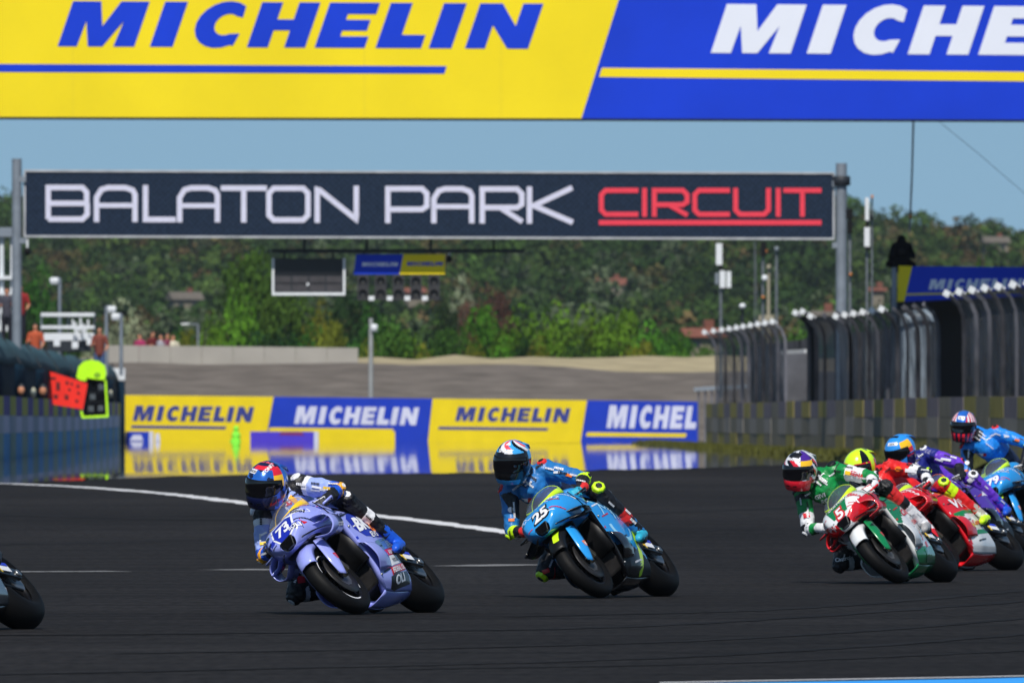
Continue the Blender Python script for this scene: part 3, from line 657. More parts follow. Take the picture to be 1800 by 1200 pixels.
q = MB(); q.box((0, 0, c.z - G(496) + .2), (.52, .4, .42)); o = q.build('white_box', M_whitep, t, bev=.02); q = MB(); q.box((0, 0, (c.z - G(496)) / 2 - .02), (.5, .5, c.z - G(496) - .04)); q.build('cabinet', M_cl, t, bev=.02)
q = MB(); q.grid([[(LX(y) - .05 - a, y, GO(y) + z + .03 * math.sin(y * .21)) for a, z in ((0, 2.12), (.06, 2.30), (.14, 2.48), (.4, 2.72))] for y in np.linspace(502, 262, 60)]); o = q.build('pit_wall_awning', M_cl2, solid=.03); tag(o, 'long teal awning strip leaning back above the navy screen of the pit wall', 'awning')
# pit boards held out over the wall
Dp = 372; pb = Plane(118, 685, Dp)
t = thing('pit_board', 'orange-red pit board with rows of dark digits hanging over the left wall', 'pit board', pb.o); L = []
L.append(pb.body([(84, 709), (146, 719), (154, 674), (86, 652)], M_orange, None, 'board', .08)); M_dig = mat('dark_digits', (90, 14, 20), .7)
for (xx, yy, w_, h_) in ((92, 664, 12, 4), (102, 678, 7, 14), (98, 696, 8, 7), (118, 672, 5, 6), (122, 684, 5, 4), (117, 697, 7, 8), (126, 674, 4, 5), (137, 678, 5, 5), (138, 690, 5, 4), (135, 704, 5, 5)):
    L.append(pb.polys([[(xx - w_ / 2, yy + h_ / 2), (xx + w_ / 2, yy + h_ / 2 + 1), (xx + w_ / 2, yy - h_ / 2 + 1), (xx - w_ / 2, yy - h_ / 2)]], M_dig, None, 'digit', .01))
q = MB(); q.tube([ray(86, 655, Dp + .1), ray(80, 690, Dp + .3), (LX(Dp) - .1, Dp + .4, GO(Dp) + 1.3)], .015, 6); L.append(q.build('handle', M_dsteel)); attach(L, t)
pb = Plane(163, 690, Dp + 14); M_neonp = M_neon
t = thing('pit_board', 'neon yellow pit board with a round top over a black panel', 'pit board', pb.o); L = []
top = [(134, 663), (141, 668), (155, 670), (166, 680), (170, 669), (184, 667), (187, 655), (184, 642), (174, 635), (160, 632), (147, 635), (138, 644)]
L.append(pb.body(top[::1][::-1], M_neonp, None, 'round_top', .10)); L.append(pb.body([(146, 731), (188, 728), (184, 668), (152, 664)], M_bcl, None, 'panel', .06))
L.append(pb.polys([[(141, 722), (144, 735), (191, 733), (187, 668), (184, 668), (187, 729), (147, 731), (145, 722)][::-1]], M_neonp, None, 'rim', .004, .03))
for yy in (689, 706): L.append(pb.polys([[(152, yy + 1), (186, yy), (186, yy - 1), (152, yy)]], M_dsteel, None, 'divider', .005, .02))
for xx, yy in ((155, 718), (172, 717), (158, 697), (173, 680)): L.append(pb.polys([[(xx, yy + 5), (xx + 10, yy + 5), (xx + 10, yy - 5), (xx, yy - 5)]], mat('grey_digits', (70, 78, 84), .6), None, 'digit', .005))
L.append(pb.polys([arc(171, 659, 6, 5, 0, 345, 14)[::-1]], mat('green_print', (120, 170, 20), .6), None, 'emblem', .004)); attach(L, t)

# ------------------------------------------------------------------ lamp and camera poles
def pole(name, x, yt, yb, D_, w, m, label, cat, group=None, extra=()):
    p = ray(x, yt, D_); g = ray(x, yb, D_).z; t = thing(name, label, cat, (p.x, D_, g), 0, group)
    h = p.z - g; q = MB(); q.tube([(0, 0, 0), (0, 0, h)], [w / 2, w / 2 * .85], 10); q.build('pole', m, t); return t, h, F / D_
for x_, yt, sd, lb in ((105, 489, -1, 'left tall grey camera pole with a white twin head behind the pit wall'), (187, 539, 1, 'grey camera pole with its white head turned right, next to the white box'), (213, 552, -1, 'grey camera pole standing on the white box with its head turned left')):
    t, h, s_ = pole('camera_pole', x_, yt, 660, 470, .13, M_steel, lb, 'camera pole', 'camera poles behind the left pit wall')
    q = MB(); q.bar((0, 0, h), (sd * .22, -.05, h), .07, .07); q.build('arm', M_steel, t)
    for dx in (.12, .24): q = MB(); q.lathe([(-.09, .06), (-.06, .09), (.06, .09), (.10, .05)], (sd * dx, -.08, h - .08), 'z', 12); q.ell((sd * dx, -.1, h - .15), (.07, .07, .07), 8); q.build('camera_head', M_whitep, t)
t, h, s_ = pole('street_lamp', 348, 570, 612, 548, .08, M_steel, 'small grey street lamp standing behind the pale concrete wall', 'street lamp')
q = MB(); q.bar((0, 0, h), (-.5, 0, h + .04), .06, .05); q.build('arm', M_steel, t); q = MB(); q.box((-.5, 0, h + .02), (.3, .14, .06)); q.build('lamp_head', M_whitep, t)
t, h, s_ = pole('loudspeaker_pole', 652, 559, 698, 505, .17, mat('pale_grey_paint', (150, 152, 152), .6), 'pale grey loudspeaker pole in the middle before the gravel bank', 'pole')
for dz, dx in ((.35, .12), (4.1 * .0 + 4.1, -.26)):
    q = MB(); q.lathe([(-.14, .05), (-.1, .12), (.1, .12), (.14, .05)], (dx, -.1, h - dz if dz < 4 else h - 4.1), 'z', 12); q.build('loudspeaker', M_whitep, t)
# masts at the right
M_mast = mat('mast_steel', (104, 110, 116), .6, .2, var=.3, scale=4); M_beige = mat('beige_paint', (150, 142, 122), .7, var=.15)
def mast(x, yt, yb, D_, w, m, label, bits, cat='mast'):
    t, h, s_ = pole('antenna_mast', x, yt, yb, D_, w, m, label, cat, 'antenna masts behind the right-hand fence')
    for nm, dx, ya, yb_, ww, mm in bits:
        z1 = h - (ya - yt) / s_; z0 = h - (yb_ - yt) / s_; q = MB()
        if nm == 'guy': q.tube([(0, 0, z1), (dx / s_, .3, 0)], .012, 5)
        elif nm == 'dome': q.ell((dx / s_, -.12, (z0 + z1) / 2), (ww / s_ / 2, ww / s_ / 2, (z1 - z0) / 2), 8)
        else: q.box((dx / s_, -.1, (z0 + z1) / 2), (ww / s_, .14, z1 - z0))
        q.build(nm, mm, t, bev=.01 if nm != 'guy' else 0)
mast(1267, 428, 700, 440, .1, M_mast, 'leftmost mast with four white antenna boxes', [('antenna_box', -3, 428, 466, 11, M_whitep), ('clamp', 0, 466, 474, 7, M_blk), ('antenna_box', 3, 476, 506, 10, M_whitep), ('antenna_box', 14, 477, 506, 8, M_whitep), ('antenna_box', -7, 480, 500, 6, M_steel), ('clamp', 1, 590, 596, 5, mat('amber_lens', (200, 120, 40), .5))])
mast(1341, 425, 700, 436, .09, M_mast, 'thin mast with a black loudspeaker head and a white dome halfway', [('loudspeaker', 1, 425, 450, 11, M_blk), ('amber_clamp', 6, 438, 444, 3, MATS['amber_lens']), ('dome', 3, 483, 495, 11, M_whitep), ('clamp', 0, 520, 524, 5, MATS['amber_lens'])])
mast(1351, 467, 700, 442, .12, M_beige, 'beige pole with a round beige platform low down', [('platform', -4, 554, 564, 26, M_beige), ('bracket', -14, 566, 580, 14, M_beige), ('cap', 0, 465, 472, 7, M_beige)])
mast(1365, 436, 700, 430, .09, M_mast, 'plain slim grey mast right of the beige pole', [('cap', 0, 434, 440, 7, M_steel)])
mast(1327, 425, 700, 450, .04, M_mast, 'very thin mast left of the black loudspeaker head', [('guy', 12, 430, 700, 1, M_mast)])
mast(1305, 533, 700, 430, .10, M_dsteel, 'short dark mast topped with a white dome', [('dome', 0, 533, 543, 12, M_whitep), ('bracket', 2, 575, 600, 10, M_dsteel)])
mast(1494, 367, 700, 345, .09, M_mast, 'mast with two black loudspeaker heads right beside the gantry post', [('loudspeaker', -1, 367, 385, 12, M_blk), ('loudspeaker', 0, 388, 410, 9, M_blk), ('clamp', 1, 480, 484, 5, MATS['amber_lens'])])
mast(1524, 348, 700, 336, .07, M_mast, 'mast carrying two tall white cylinder antennas', [('antenna', 0, 348, 388, 7, M_whitep), ('clamp', 0, 388, 398, 5, M_blk), ('antenna', 0, 400, 434, 10, M_whitep), ('clamp', 2, 434, 440, 10, M_blk)])
mast(1533, 343, 700, 334, .05, M_mast, 'thin mast with an amber tip beside the white cylinder antennas', [('tip', 0, 343, 348, 4, MATS['amber_lens']), ('clamp', 0, 380, 384, 5, M_blk)])
# right-hand stand with the photographer
D = 322.5; pl = Plane(1690, 535, D)
t = thing('marshal_post', 'raised marshal post with a dark blue and yellow canopy behind the right-hand fence', 'stand', (pl.o.x, D, G(D))); L = []
L.append(pl.body([(1590, 530), (1850, 519), (1850, 470), (1604, 468)], M_blu, None, 'blue_canopy', 1.6)); L.append(pl.body([(1577, 530), (1589.6, 530), (1603.6, 468), (1580, 467)], M_yel, None, 'yellow_canopy', 1.6))
W_word(pl, L, 1632, 1798, 509, 491, M_wht, None, skew=-.01); L.append(pl.polys([[(1590, 519), (1850, 513), (1850, 510), (1591, 516)]], M_yel, None, 'underline'))
q = MB(); p = ray(1572, 470, D); q.tube([(p.x, D, G(D)), (p.x, D, p.z)], .06, 10); L.append(q.build('post', M_steel))
q = MB(); q.box((ray(1700, 0, D).x, D + .9, (G(D) + 4.4) / 2 + .2), (3.4, 1.4, 3.6)); L.append(q.build('cabin', M_dsteel))
attach(L, t)
c = ray(1622, 556, 320.8); t = thing('parked_van', 'curved pale roof of a van with a red badge beneath the marshal post', 'van', (c.x, 320.8, G(320)))
h = c.z - G(320); q = MB(); q.grid([[(x * .52, y, h + .16 * math.cos(x * 1.45) - .25 * (abs(y) > .7)) for x in np.linspace(-1, 1, 13)] for y in (-.75, -.6, 0, .6, .75)]); q.build('roof', mat('pale_van_paint', (150, 165, 180), .4, var=.08), t, solid=.03)
q = MB(); q.box((0, 0, h / 2 - .02), (.98, 1.3, h - .05)); q.build('body', MATS['pale_van_paint'], t, bev=.05)
for a in (-.35, .35):
    for b in (-.45, .45): q = MB(); q.lathe([(-.06, .001), (-.06, .2), (.06, .2), (.06, .001)], (a, b, .2), 'x', 14); q.build('wheel', M_blk, t)
q = MB(); q.prism([(-.1, 0), (0, -.06), (.12, 0), (0, .06)], (.05, -.66, h - .14), (1, 0, 0), (0, 0, 1), .02); q.build('badge', mat('red_badge', (170, 40, 50), .5), t)

# ------------------------------------------------------------------ soft bodies grown from tapered limbs
def body_mesh(prims, voxel, mats, slots, smooth=2):
    """prims: (a, b, ra, rb, key) tapered limbs or (c, radii, rot, key) ellipsoids -> ONE continuous surface"""
    q = MB()
    for p in prims:
        if len(p) == 5:
            a, b, ra, rb, _ = p; a, b = Vector(a), Vector(b); d = b - a; n = 7; pts = []; rr = []
            dn = d.normalized() if d.length > 1e-6 else Vector((0, 0, 1))
            for t_ in (-1, -.75, -.4): pts.append(a + dn * ra * t_); rr.append(ra * math.sqrt(max(0, 1 - t_ * t_)) + 1e-4)
            for i in range(n + 1): pts.append(a.lerp(b, i / n)); rr.append(ra + (rb - ra) * i / n)
            for t_ in (.4, .75, 1): pts.append(b + dn * rb * t_); rr.append(rb * math.sqrt(max(0, 1 - t_ * t_)) + 1e-4)
            q.tube(pts, rr, 14)
        else: q.ell(p[0], p[1], 10, p[2])
    o = q.build('tmp_body', mats); m = o.modifiers.new('r', 'REMESH'); m.mode = 'VOXEL'; m.voxel_size = voxel; m.use_smooth_shade = True
    if smooth: s_ = o.modifiers.new('s', 'SMOOTH'); s_.iterations = smooth; s_.factor = .5
    dg = bpy.context.evaluated_depsgraph_get(); me = bpy.data.meshes.new_from_object(o.evaluated_get(dg)); old = o.data; bpy.data.objects.remove(o); bpy.data.meshes.remove(old)
    me.materials.clear()
    for m in mats: me.materials.append(m)
    nf = len(me.polygons); C = np.empty(nf * 3); me.polygons.foreach_get('center', C); C = C.reshape(-1, 3)
    best = np.full(nf, 1e9); sl_ = np.zeros(nf, int)
    for p in prims:
        if len(p) == 5:
            a = np.array(p[0], float); b = np.array(p[1], float); d = b - a; t_ = np.clip(((C - a) @ d) / max(1e-9, d @ d), 0, 1)
            ds = np.linalg.norm(C - (a + t_[:, None] * d), axis=1) - (p[2] + (p[3] - p[2]) * t_)
        else: a = np.array(p[0], float); ds = (np.linalg.norm((C - a) / np.array(p[1]), axis=1) - 1) * min(p[1]); t_ = (C[:, 2] - a[2]) / p[1][2] * .5 + .5
        k = slots(p[-1], t_, C); w = ds < best; best[w] = ds[w]; sl_[w] = np.broadcast_to(k, nf)[w]
    me.polygons.foreach_set('material_index', sl_.astype(np.int32)); me.polygons.foreach_set('use_smooth', np.ones(nf, bool)); me.update()
    return me
def bystander(x, y_, D_, label, top, trous, hgt=1.7, group=None, yaw=0, skin='skin_tone', name='person'):
    c = ray(x, y_, D_); t = thing(name, label, 'person', (c.x, c.y, c.z - hgt), yaw, group); k = hgt / 1.75
    P = [((-.1, 0, .08), (-.1, 0, .88), .06, .09, 't'), ((.1, 0, .08), (.1, 0, .88), .06, .09, 't'), ((0, 0, .9), (0, 0, 1.35), .15, .17, 'c'), ((-.17, 0, 1.4), (.17, 0, 1.4), .08, .08, 'c'),
         ((-.2, 0, 1.4), (-.26, -.05, 1.1), .055, .045, 'c'), ((-.26, -.05, 1.1), (-.16, -.28, 1.2), .045, .04, 's'), ((.2, 0, 1.4), (.27, -.05, 1.12), .055, .045, 'c'), ((.27, -.05, 1.12), (.2, -.25, .98), .045, .04, 's'),
         ((0, 0, 1.42), (0, 0, 1.55), .06, .055, 's'), ((0, -.01, 1.63), (.078, .095, .115), None, 's')]
    P = [(tuple(Vector(p[0]) * k), tuple(Vector(p[1]) * k), p[2] * k, p[3] * k, p[4]) if len(p) == 5 else (tuple(Vector(p[0]) * k), tuple(Vector(p[1]) * k), None, p[3]) for p in P]
    ix = {'t': 0, 'c': 1, 's': 2}; me = body_mesh(P, .03, [trous, top, MATS[skin]], lambda key, t_, C: ix[key]); link('body', me, t)
    q = MB(); q.ell((0, .015 * k, 1.67 * k), (.085 * k, .10 * k, .09 * k), 8); q.build('hair', mat('dark_hair', (40, 30, 24), .8), t)
cl = lambda n_, c_: mat(n_, c_, .8, spec=.1, var=.15, scale=12)
bystander(62, 568, 440, 'person in an orange shirt standing at the left above the pit wall', cl('orange_shirt', (176, 84, 56)), cl('dark_trousers', (36, 36, 44)))
bystander(175, 574, 450, 'person in a brown shirt and blue trousers beside the white hospitality stand', cl('brown_shirt', (120, 66, 56)), cl('blue_trousers', (70, 92, 130)))
for x_, yy, cname, cc, ll in ((246, 586, 'magenta_shirt', (150, 50, 90), 'in a magenta top, leftmost of those behind the concrete wall'), (268, 582, 'black_red_shirt', (90, 34, 36), 'in dark red, second of those behind the concrete wall'), (283, 587, 'grey_shirt', (150, 150, 160), 'in a pale grey top, middle of those behind the concrete wall'), (294, 585, 'plum_shirt', (110, 50, 70), 'in a plum top, second from the right behind the concrete wall'), (304, 588, 'cream_shirt', (196, 190, 170), 'in a cream top, rightmost behind the concrete wall')):
    bystander(x_, yy, 551, 'spectator ' + ll, cl(cname, cc), cl('dark_trousers', (36, 36, 44)), 1.7, 'spectators behind the concrete wall', random.uniform(-.5, .5))
bystander(36, 500, 430, 'person in a red shirt up on the white scaffold at the left edge', cl('red_shirt', (140, 44, 46)), cl('dark_trousers', (36, 36, 44)))
bystander(12, 505, 430, 'person in a grey shirt on the scaffold, half cut by the left edge', cl('dark_grey_shirt', (70, 70, 80)), cl('dark_trousers', (36, 36, 44)))
# the photographer in black on the marshal post
c = ray(1585, 470, 322.9); t = thing('person', 'photographer all in black crouching on top of the marshal post', 'person', c)
P = [((-.05, 0, .1), (.0, 0, .42), .24, .20, 'c'), ((-.14, 0, .48), (.14, 0, .48), .10, .10, 'c'), ((0, -.02, .62), (.10, .12, .12), None, 'c'), ((.18, 0, .46), (.27, -.12, .24), .07, .06, 'c'), ((.27, -.12, .24), (.08, -.28, .3), .055, .045, 'c'),
     ((-.18, 0, .46), (-.26, -.1, .22), .07, .06, 'c'), ((-.26, -.1, .22), (-.1, -.28, .34), .055, .045, 'c'), ((-.12, 0, .05), (-.3, -.2, .08), .1, .08, 'c'), ((.12, 0, .05), (.25, -.15, .06), .1, .08, 'c'), ((-.05, 0, .03), (.2, 0, .03), .16, .14, 'c')]
link('body', body_mesh(P, .03, [M_bcl], lambda k_, t_, C: 0), t)
q = MB(); q.box((0, -.3, .36), (.14, .1, .1)); q.tube([(0, -.35, .36), (0, -.6, .36)], [.05, .06], 12); q.build('camera', M_blk, t)
# cables
t = thing('hanging_cable', 'thin pale rod hanging from the advertising bridge to the marshal post', 'cable', ray(1602, 405, 321.5)); q = MB(); a = ray(1606, 200, 320.2); b = ray(1599, 408, 322.4); q.tube([a, a.lerp(b, .5) + Vector((.01, 0, 0)), b], .022, 6); o = q.build('rod', M_steel)
q = MB(); q.box(ray(1600, 380, 322), (.05, .05, .08)); o2 = q.build('amber_clamp', MATS['amber_lens']); attach([o, o2], t)
t = thing('guy_wire', 'faint guy wire running down to the right from the advertising bridge', 'cable', ray(1640, 205, 321)); q = MB(); q.tube([ray(1640, 205, 321), ray(1720, 270, 321), ray(1830, 365, 321)], .006, 5); o = q.build('wire', M_steel); attach([o], t)
# left edge scaffold and hospitality stand
t = thing('scaffold_tower', 'white scaffold platform cut off by the left edge of the picture', 'scaffold', ray(5, 640, 432)); L = []
for xx in (3, 22, -40): q = MB(); q.tube([ray(xx, 645, 432), ray(xx, 412, 432)], .07, 8); L.append(q.build('post', M_whitep))
for yy, h_ in ((408, .28), (488, .1), (516, .08), (577, .18)): q = MB(); a = ray(-60, yy, 432); b = ray(24, yy, 432); q.bar(a, b, .5, h_); L.append(q.build('deck', M_whitep if yy > 420 else M_steel))
q = MB(); q.box(ray(6, 560, 433), (.8, .4, .7)); L.append(q.build('cabinet', M_dsteel)); attach(L, t)
t = thing('hospitality_stand', 'white open hospitality stand with three roof strips behind the left pit wall', 'stand', ray(118, 640, 452)); L = []
for xx in (73, 120, 166): q = MB(); q.tube([ray(xx, 640, 452), ray(xx, 550, 452)], .03, 8); L.append(q.build('post', M_steel))
for yy, a, b, h_, m_ in ((553, 73, 167, .11, M_whitep), (575, 73, 167, .10, M_whitep), (592, 78, 166, .24, M_whitep), (608, 84, 160, .35, M_dsteel)): q = MB(); q.bar(ray(a, yy, 452), ray(b, yy, 452), 1.2, h_); L.append(q.build('roof_strip' if m_ is M_whitep else 'counter', m_))
for i in range(7): q = MB(); q.box(ray(128 + i * 4.5, 570 + (i % 3) * 7, 451), (.06, .06, .3 + .1 * (i % 2))); L.append(q.build('flag_pole', M_whitep))
for i, (xx, yy) in enumerate(((132, 606), (158, 600), (100, 602))): q = MB(); q.box(ray(xx, yy, 450.5), (.2, .1, .22)); L.append(q.build('sign', M_whitep))
attach(L, t)

# ------------------------------------------------------------------ trees
def leaf_mat(name, rgb, var=.3, useattr=False):
    m = bpy.data.materials.new(name); m.use_nodes = True; n = m.node_tree.nodes; L = m.node_tree.links; b = n['Principled BSDF']
    b.inputs['Roughness'].default_value = .75; b.inputs['Specular IOR Level'].default_value = .08
    at = n.new('ShaderNodeAttribute'); at.attribute_name = 'tone'; oi = n.new('ShaderNodeObjectInfo')
    v = n.new('ShaderNodeVectorMath'); v.operation = 'MULTIPLY'
    if useattr: v.inputs[0].default_value = (1, 1, 1)
    else:
        h = n.new('ShaderNodeHueSaturation'); h.inputs['Color'].default_value = C3(rgb)
        r = n.new('ShaderNodeMapRange'); r.inputs[3].default_value = .475; r.inputs[4].default_value = .52; L.new(oi.outputs['Random'], r.inputs[0]); L.new(r.outputs[0], h.inputs['Hue'])
        r2 = n.new('ShaderNodeMapRange'); r2.inputs[3].default_value = 1 - var; r2.inputs[4].default_value = 1 + var; mm = n.new('ShaderNodeMath'); mm.operation = 'FRACT'; m2 = n.new('ShaderNodeMath'); m2.operation = 'MULTIPLY'; m2.inputs[1].default_value = 7.3
        L.new(oi.outputs['Random'], m2.inputs[0]); L.new(m2.outputs[0], mm.inputs[0]); L.new(mm.outputs[0], r2.inputs[0]); L.new(r2.outputs[0], h.inputs['Value']); L.new(h.outputs[0], v.inputs[0])
    L.new(at.outputs['Color'], v.inputs[1]); L.new(v.outputs[0], b.inputs['Base Color']); return m
M_bark = mat('bark', (74, 62, 50), .9, spec=.1, var=.3, scale=5)
def crown(seed, w, h, nc, nl, leaf, low=0.0):
    """leaf quads round a dozen uneven clumps: returns verts (n*4,3) and tone (n)"""
    g = np.random.default_rng(seed); V = []; T = []
    for c in range(nc):
        a = g.uniform(0, 2 * np.pi); r = np.sqrt(g.uniform(0, 1)) * w * .36; zc = low * h + (1 - low) * h * (.22 + .62 * g.uniform() * (1 - (r / (w * .5)) ** 2 * .6))
        rad = w * g.uniform(.14, .25); cc = np.array([r * np.cos(a), r * np.sin(a), zc]); tone = g.uniform(.72, 1.25)
        d = g.normal(size=(nl, 3)); d /= np.linalg.norm(d, axis=1)[:, None]; d[:, 2] *= .85
        p = cc + d * rad * g.uniform(.72, 1.12, (nl, 1)); nrm = d + g.normal(size=(nl, 3)) * .55; nrm /= np.linalg.norm(nrm, axis=1)[:, None]
        t1 = np.cross(nrm, g.normal(size=(nl, 3))); t1 /= np.linalg.norm(t1, axis=1)[:, None]; t2 = np.cross(nrm, t1); s_ = leaf * g.uniform(.6, 1.4, (nl, 1))
        q = np.stack([p - t1 * s_, p - t2 * s_ * .6, p + t1 * s_, p + t2 * s_ * .6], 1); V.append(q); T.append(tone * g.uniform(.8, 1.2, nl))
    return np.concatenate(V), np.concatenate(T)
def quads_mesh(name, V, T3, mats):
    n = len(V); me = bpy.data.meshes.new(name); me.vertices.add(n * 4); me.vertices.foreach_set('co', V.reshape(-1)); me.loops.add(n * 4); me.loops.foreach_set('vertex_index', np.arange(n * 4, dtype=np.int32))
    me.polygons.add(n); me.polygons.foreach_set('loop_start', np.arange(0, n * 4, 4, dtype=np.int32)); me.update(calc_edges=True)
    ca = me.color_attributes.new('tone', 'FLOAT_COLOR', 'POINT'); c = np.ones((n, 4, 4), np.float32); c[:, :, :3] = T3[:, None, :]; ca.data.foreach_set('color', c.reshape(-1))
    for m in mats: me.materials.append(m)
    return me
KINDS_ = {'bright': ((70, 108, 26), 'leafy bright green bush'), 'mid': ((54, 86, 28), 'mid green leafy tree'), 'dark': ((30, 54, 24), 'dark green dense tree'), 'yellow': ((92, 98, 28), 'yellow-green young tree'), 'silver': ((122, 130, 104), 'silvery grey-green olive bush'), 'rust': ((92, 70, 52), 'rusty brown dry tree')}
MESHES = {}
for k_, (c_, _) in KINDS_.items():
    lm = leaf_mat('leaves_' + k_, c_)
    for v_ in range(3):
        V, T = crown(hash_ := 11 * v_ + len(k_) * 5, 1.0, 1.0, 18 if v_ else 22, 120, .027, .02); MESHES[k_, v_] = quads_mesh('crown', V, np.repeat(T[:, None], 3, 1), [lm])
def trunk_mesh():
    q = MB(); q.tube([(0, 0, 0), (.01, 0, .25), (0, .01, .5), (.01, 0, .8)], [.035, .028, .02, .006], 8)
    for a in range(5): an = a * 1.3; q.tube([(0, 0, .3 + a * .07), (.14 * math.cos(an), .14 * math.sin(an), .48 + a * .06), (.27 * math.cos(an), .27 * math.sin(an), .6 + a * .05)], [.014, .009, .003], 6)
    me = bpy.data.meshes.new('trunk'); me.from_pydata(q.v, [], q.f); me.materials.append(M_bark); return me
TRUNK = trunk_mesh(); placed = 0
def tree(x, yt, wpx, D_, kind, where):
    p = ray(x, yt, D_); g = hz(p.x, D_) if D_ > 626 else G(D_) - .02; h = (p.z - g) / .93; w = wpx * D_ / F * 1.05
    t = thing('bush' if h < 4.6 else 'tree', KINDS_[kind][1] + ' ' + where, 'bush' if h < 4.6 else 'tree', (p.x, D_, g), random.uniform(0, 6.28), 'trees behind the gravel bank')
    v_ = random.randrange(3); c = link('crown', MESHES[kind, v_], t); c.scale = (w, w, h); c = link('trunk', TRUNK, t); c.scale = (w * .8, w * .8, h * .95)
TR = [(206, 520, 120, 600, 'silver', 'behind the twin camera poles'), (256, 548, 90, 590, 'silver', 'above the spectators at the left'), (160, 575, 60, 585, 'silver', 'low beside the hospitality stand'),
 (440, 428, 130, 700, 'mid', 'tallest, left of the display panel'), (405, 500, 110, 660, 'bright', 'left of the tallest tree'), (360, 545, 90, 640, 'bright', 'behind the small street lamp'), (318, 560, 80, 650, 'mid', 'left of the small street lamp'),
 (300, 588, 46, 606, 'yellow', 'low behind the spectators'), (330, 582, 60, 606, 'yellow', 'low at the foot of the street lamp'), (500, 500, 120, 690, 'mid', 'directly beneath the display panel'), (560, 522, 70, 660, 'yellow', 'right of the display panel, taller of the yellow ones'), (585, 568, 80, 630, 'yellow', 'low before the end of the concrete wall'),
 (470, 560, 110, 640, 'dark', 'low under the display panel'), (540, 570, 90, 640, 'mid', 'low left of the yellow trees'), (610, 505, 110, 720, 'dark', 'left of the start lights'), (660, 540, 110, 690, 'mid', 'behind the top of the loudspeaker pole'),
 (690, 562, 120, 640, 'mid', 'right of the loudspeaker pole'), (645, 590, 70, 620, 'yellow', 'at the foot of the loudspeaker pole'), (730, 580, 110, 640, 'bright', 'below the start lights at the right'), (790, 570, 90, 660, 'mid', 'between the pole and the big bright bush'), (750, 600, 70, 615, 'yellow', 'low on the edge of the sand'),
 (850, 540, 110, 680, 'bright', 'left shoulder of the long bright hedge'), (910, 530, 130, 670, 'bright', 'leftmost high part of the bright hedge'), (975, 524, 130, 680, 'bright', 'highest part of the bright hedge'), (1040, 530, 120, 670, 'bright', 'middle right part of the bright hedge'),
 (1095, 545, 110, 660, 'bright', 'second from the right end of the bright hedge'), (1150, 560, 110, 650, 'bright', 'right end of the bright hedge'), (1200, 575, 90, 640, 'mid', 'left of the first antenna mast'), (1240, 590, 80, 630, 'mid', 'at the foot of the first antenna mast'),
 (825, 592, 70, 618, 'yellow', 'low in front of the bright hedge at its left'), (880, 588, 80, 622, 'bright', 'low in front of the bright hedge'), (930, 575, 60, 622, 'dark', 'small dark one in front of the bright hedge'), (960, 592, 80, 614, 'yellow', 'low in front of the middle of the hedge'), (1010, 588, 70, 620, 'dark', 'small dark one right of the middle of the hedge'), (1070, 594, 90, 618, 'mid', 'low in front of the hedge at the right'), (1130, 600, 80, 616, 'yellow', 'low yellowish one at the right of the sand'), (1185, 604, 70, 616, 'bright', 'low at the right end of the sand'),
 (820, 478, 90, 900, 'silver', 'pale in the distance right of the start lights'), (860, 500, 90, 880, 'rust', 'dry in the distance right of the start lights'), (830, 520, 70, 850, 'rust', 'smaller dry one below the other'), (785, 520, 80, 850, 'dark', 'dark in the distance right of the start lights'),
 (1290, 590, 90, 640, 'mid', 'between the first two antenna masts'), (1340, 600, 90, 640, 'dark', 'behind the round beige platform'), (1400, 570, 110, 700, 'mid', 'behind the gap in the catch fence'), (1440, 590, 90, 650, 'bright', 'left of the right gantry post'), (1500, 560, 90, 700, 'mid', 'behind the right gantry post'), (1540, 530, 110, 720, 'dark', 'left of the marshal post'),
 (25, 520, 90, 640, 'dark', 'behind the scaffold tower at the left edge'), (80, 530, 110, 640, 'dark', 'behind the hospitality stand'), (130, 548, 90, 640, 'mid', 'behind the first camera pole'), (60, 470, 100, 760, 'mid', 'above the orange-shirted person'), (1590, 500, 120, 760, 'mid', 'directly behind the marshal post'), (1660, 470, 120, 800, 'dark', 'behind the marshal post canopy'), (1740, 460, 120, 800, 'mid', 'at the right edge above the canopy'),
 (-60, 520, 110, 660, 'mid', 'outside the left edge'), (1860, 480, 120, 780, 'mid', 'outside the right edge')]
for a in TR: tree(*a)
# the wooded hillside, thousands of crowns that read as one mass
PAL = np.array([[C3(c)[:3]] for c in ((52, 74, 32), (44, 66, 30), (62, 88, 34), (40, 58, 30), (68, 88, 40), (78, 74, 42), (84, 72, 46), (74, 86, 62), (52, 74, 28))])[:, 0, :]
VAR = [crown(100 + i, 1.0, 1.0, 10, 24, .055, .0) for i in range(8)]
VV = []; TT = []; hs = []
n = 0
while n < 3200:
    y = random.uniform(1020, 1830); x = random.uniform(-.058, .058) * y; k = noise.noise(Vector((x * .03, y * .015, 5)))
    if y < 1350 and random.random() < .55: continue
    n += 1; w = random.uniform(3.2, 6.6) * (1 + .3 * k); h = w * random.uniform(.75, 1.15); a = random.uniform(0, 6.28)
    V, T = VAR[n % 8]; V = V.copy(); ca, sa = math.cos(a), math.sin(a)
    X = V[..., 0] * ca - V[..., 1] * sa; Y = V[..., 0] * sa + V[..., 1] * ca; P = np.stack([X * w + x, Y * w + y, V[..., 2] * h + hz(x, y) - .5], -1)
    dry = noise.noise(Vector((x * .06, y * .02, 8)))
    dry += .10 * max(0, (y - 1450) / 300)
    ci = random.choice((5, 5, 4, 6)) if dry > .32 and random.random() < .8 else random.choice((0, 0, 1, 1, 2, 3, 3, 4, 7, 8)) if random.random() < .9 else random.choice((5, 6, 7))
    VV.append(P); TT.append(T[:, None] * PAL[ci][None, :] * random.uniform(.75, 1.3))
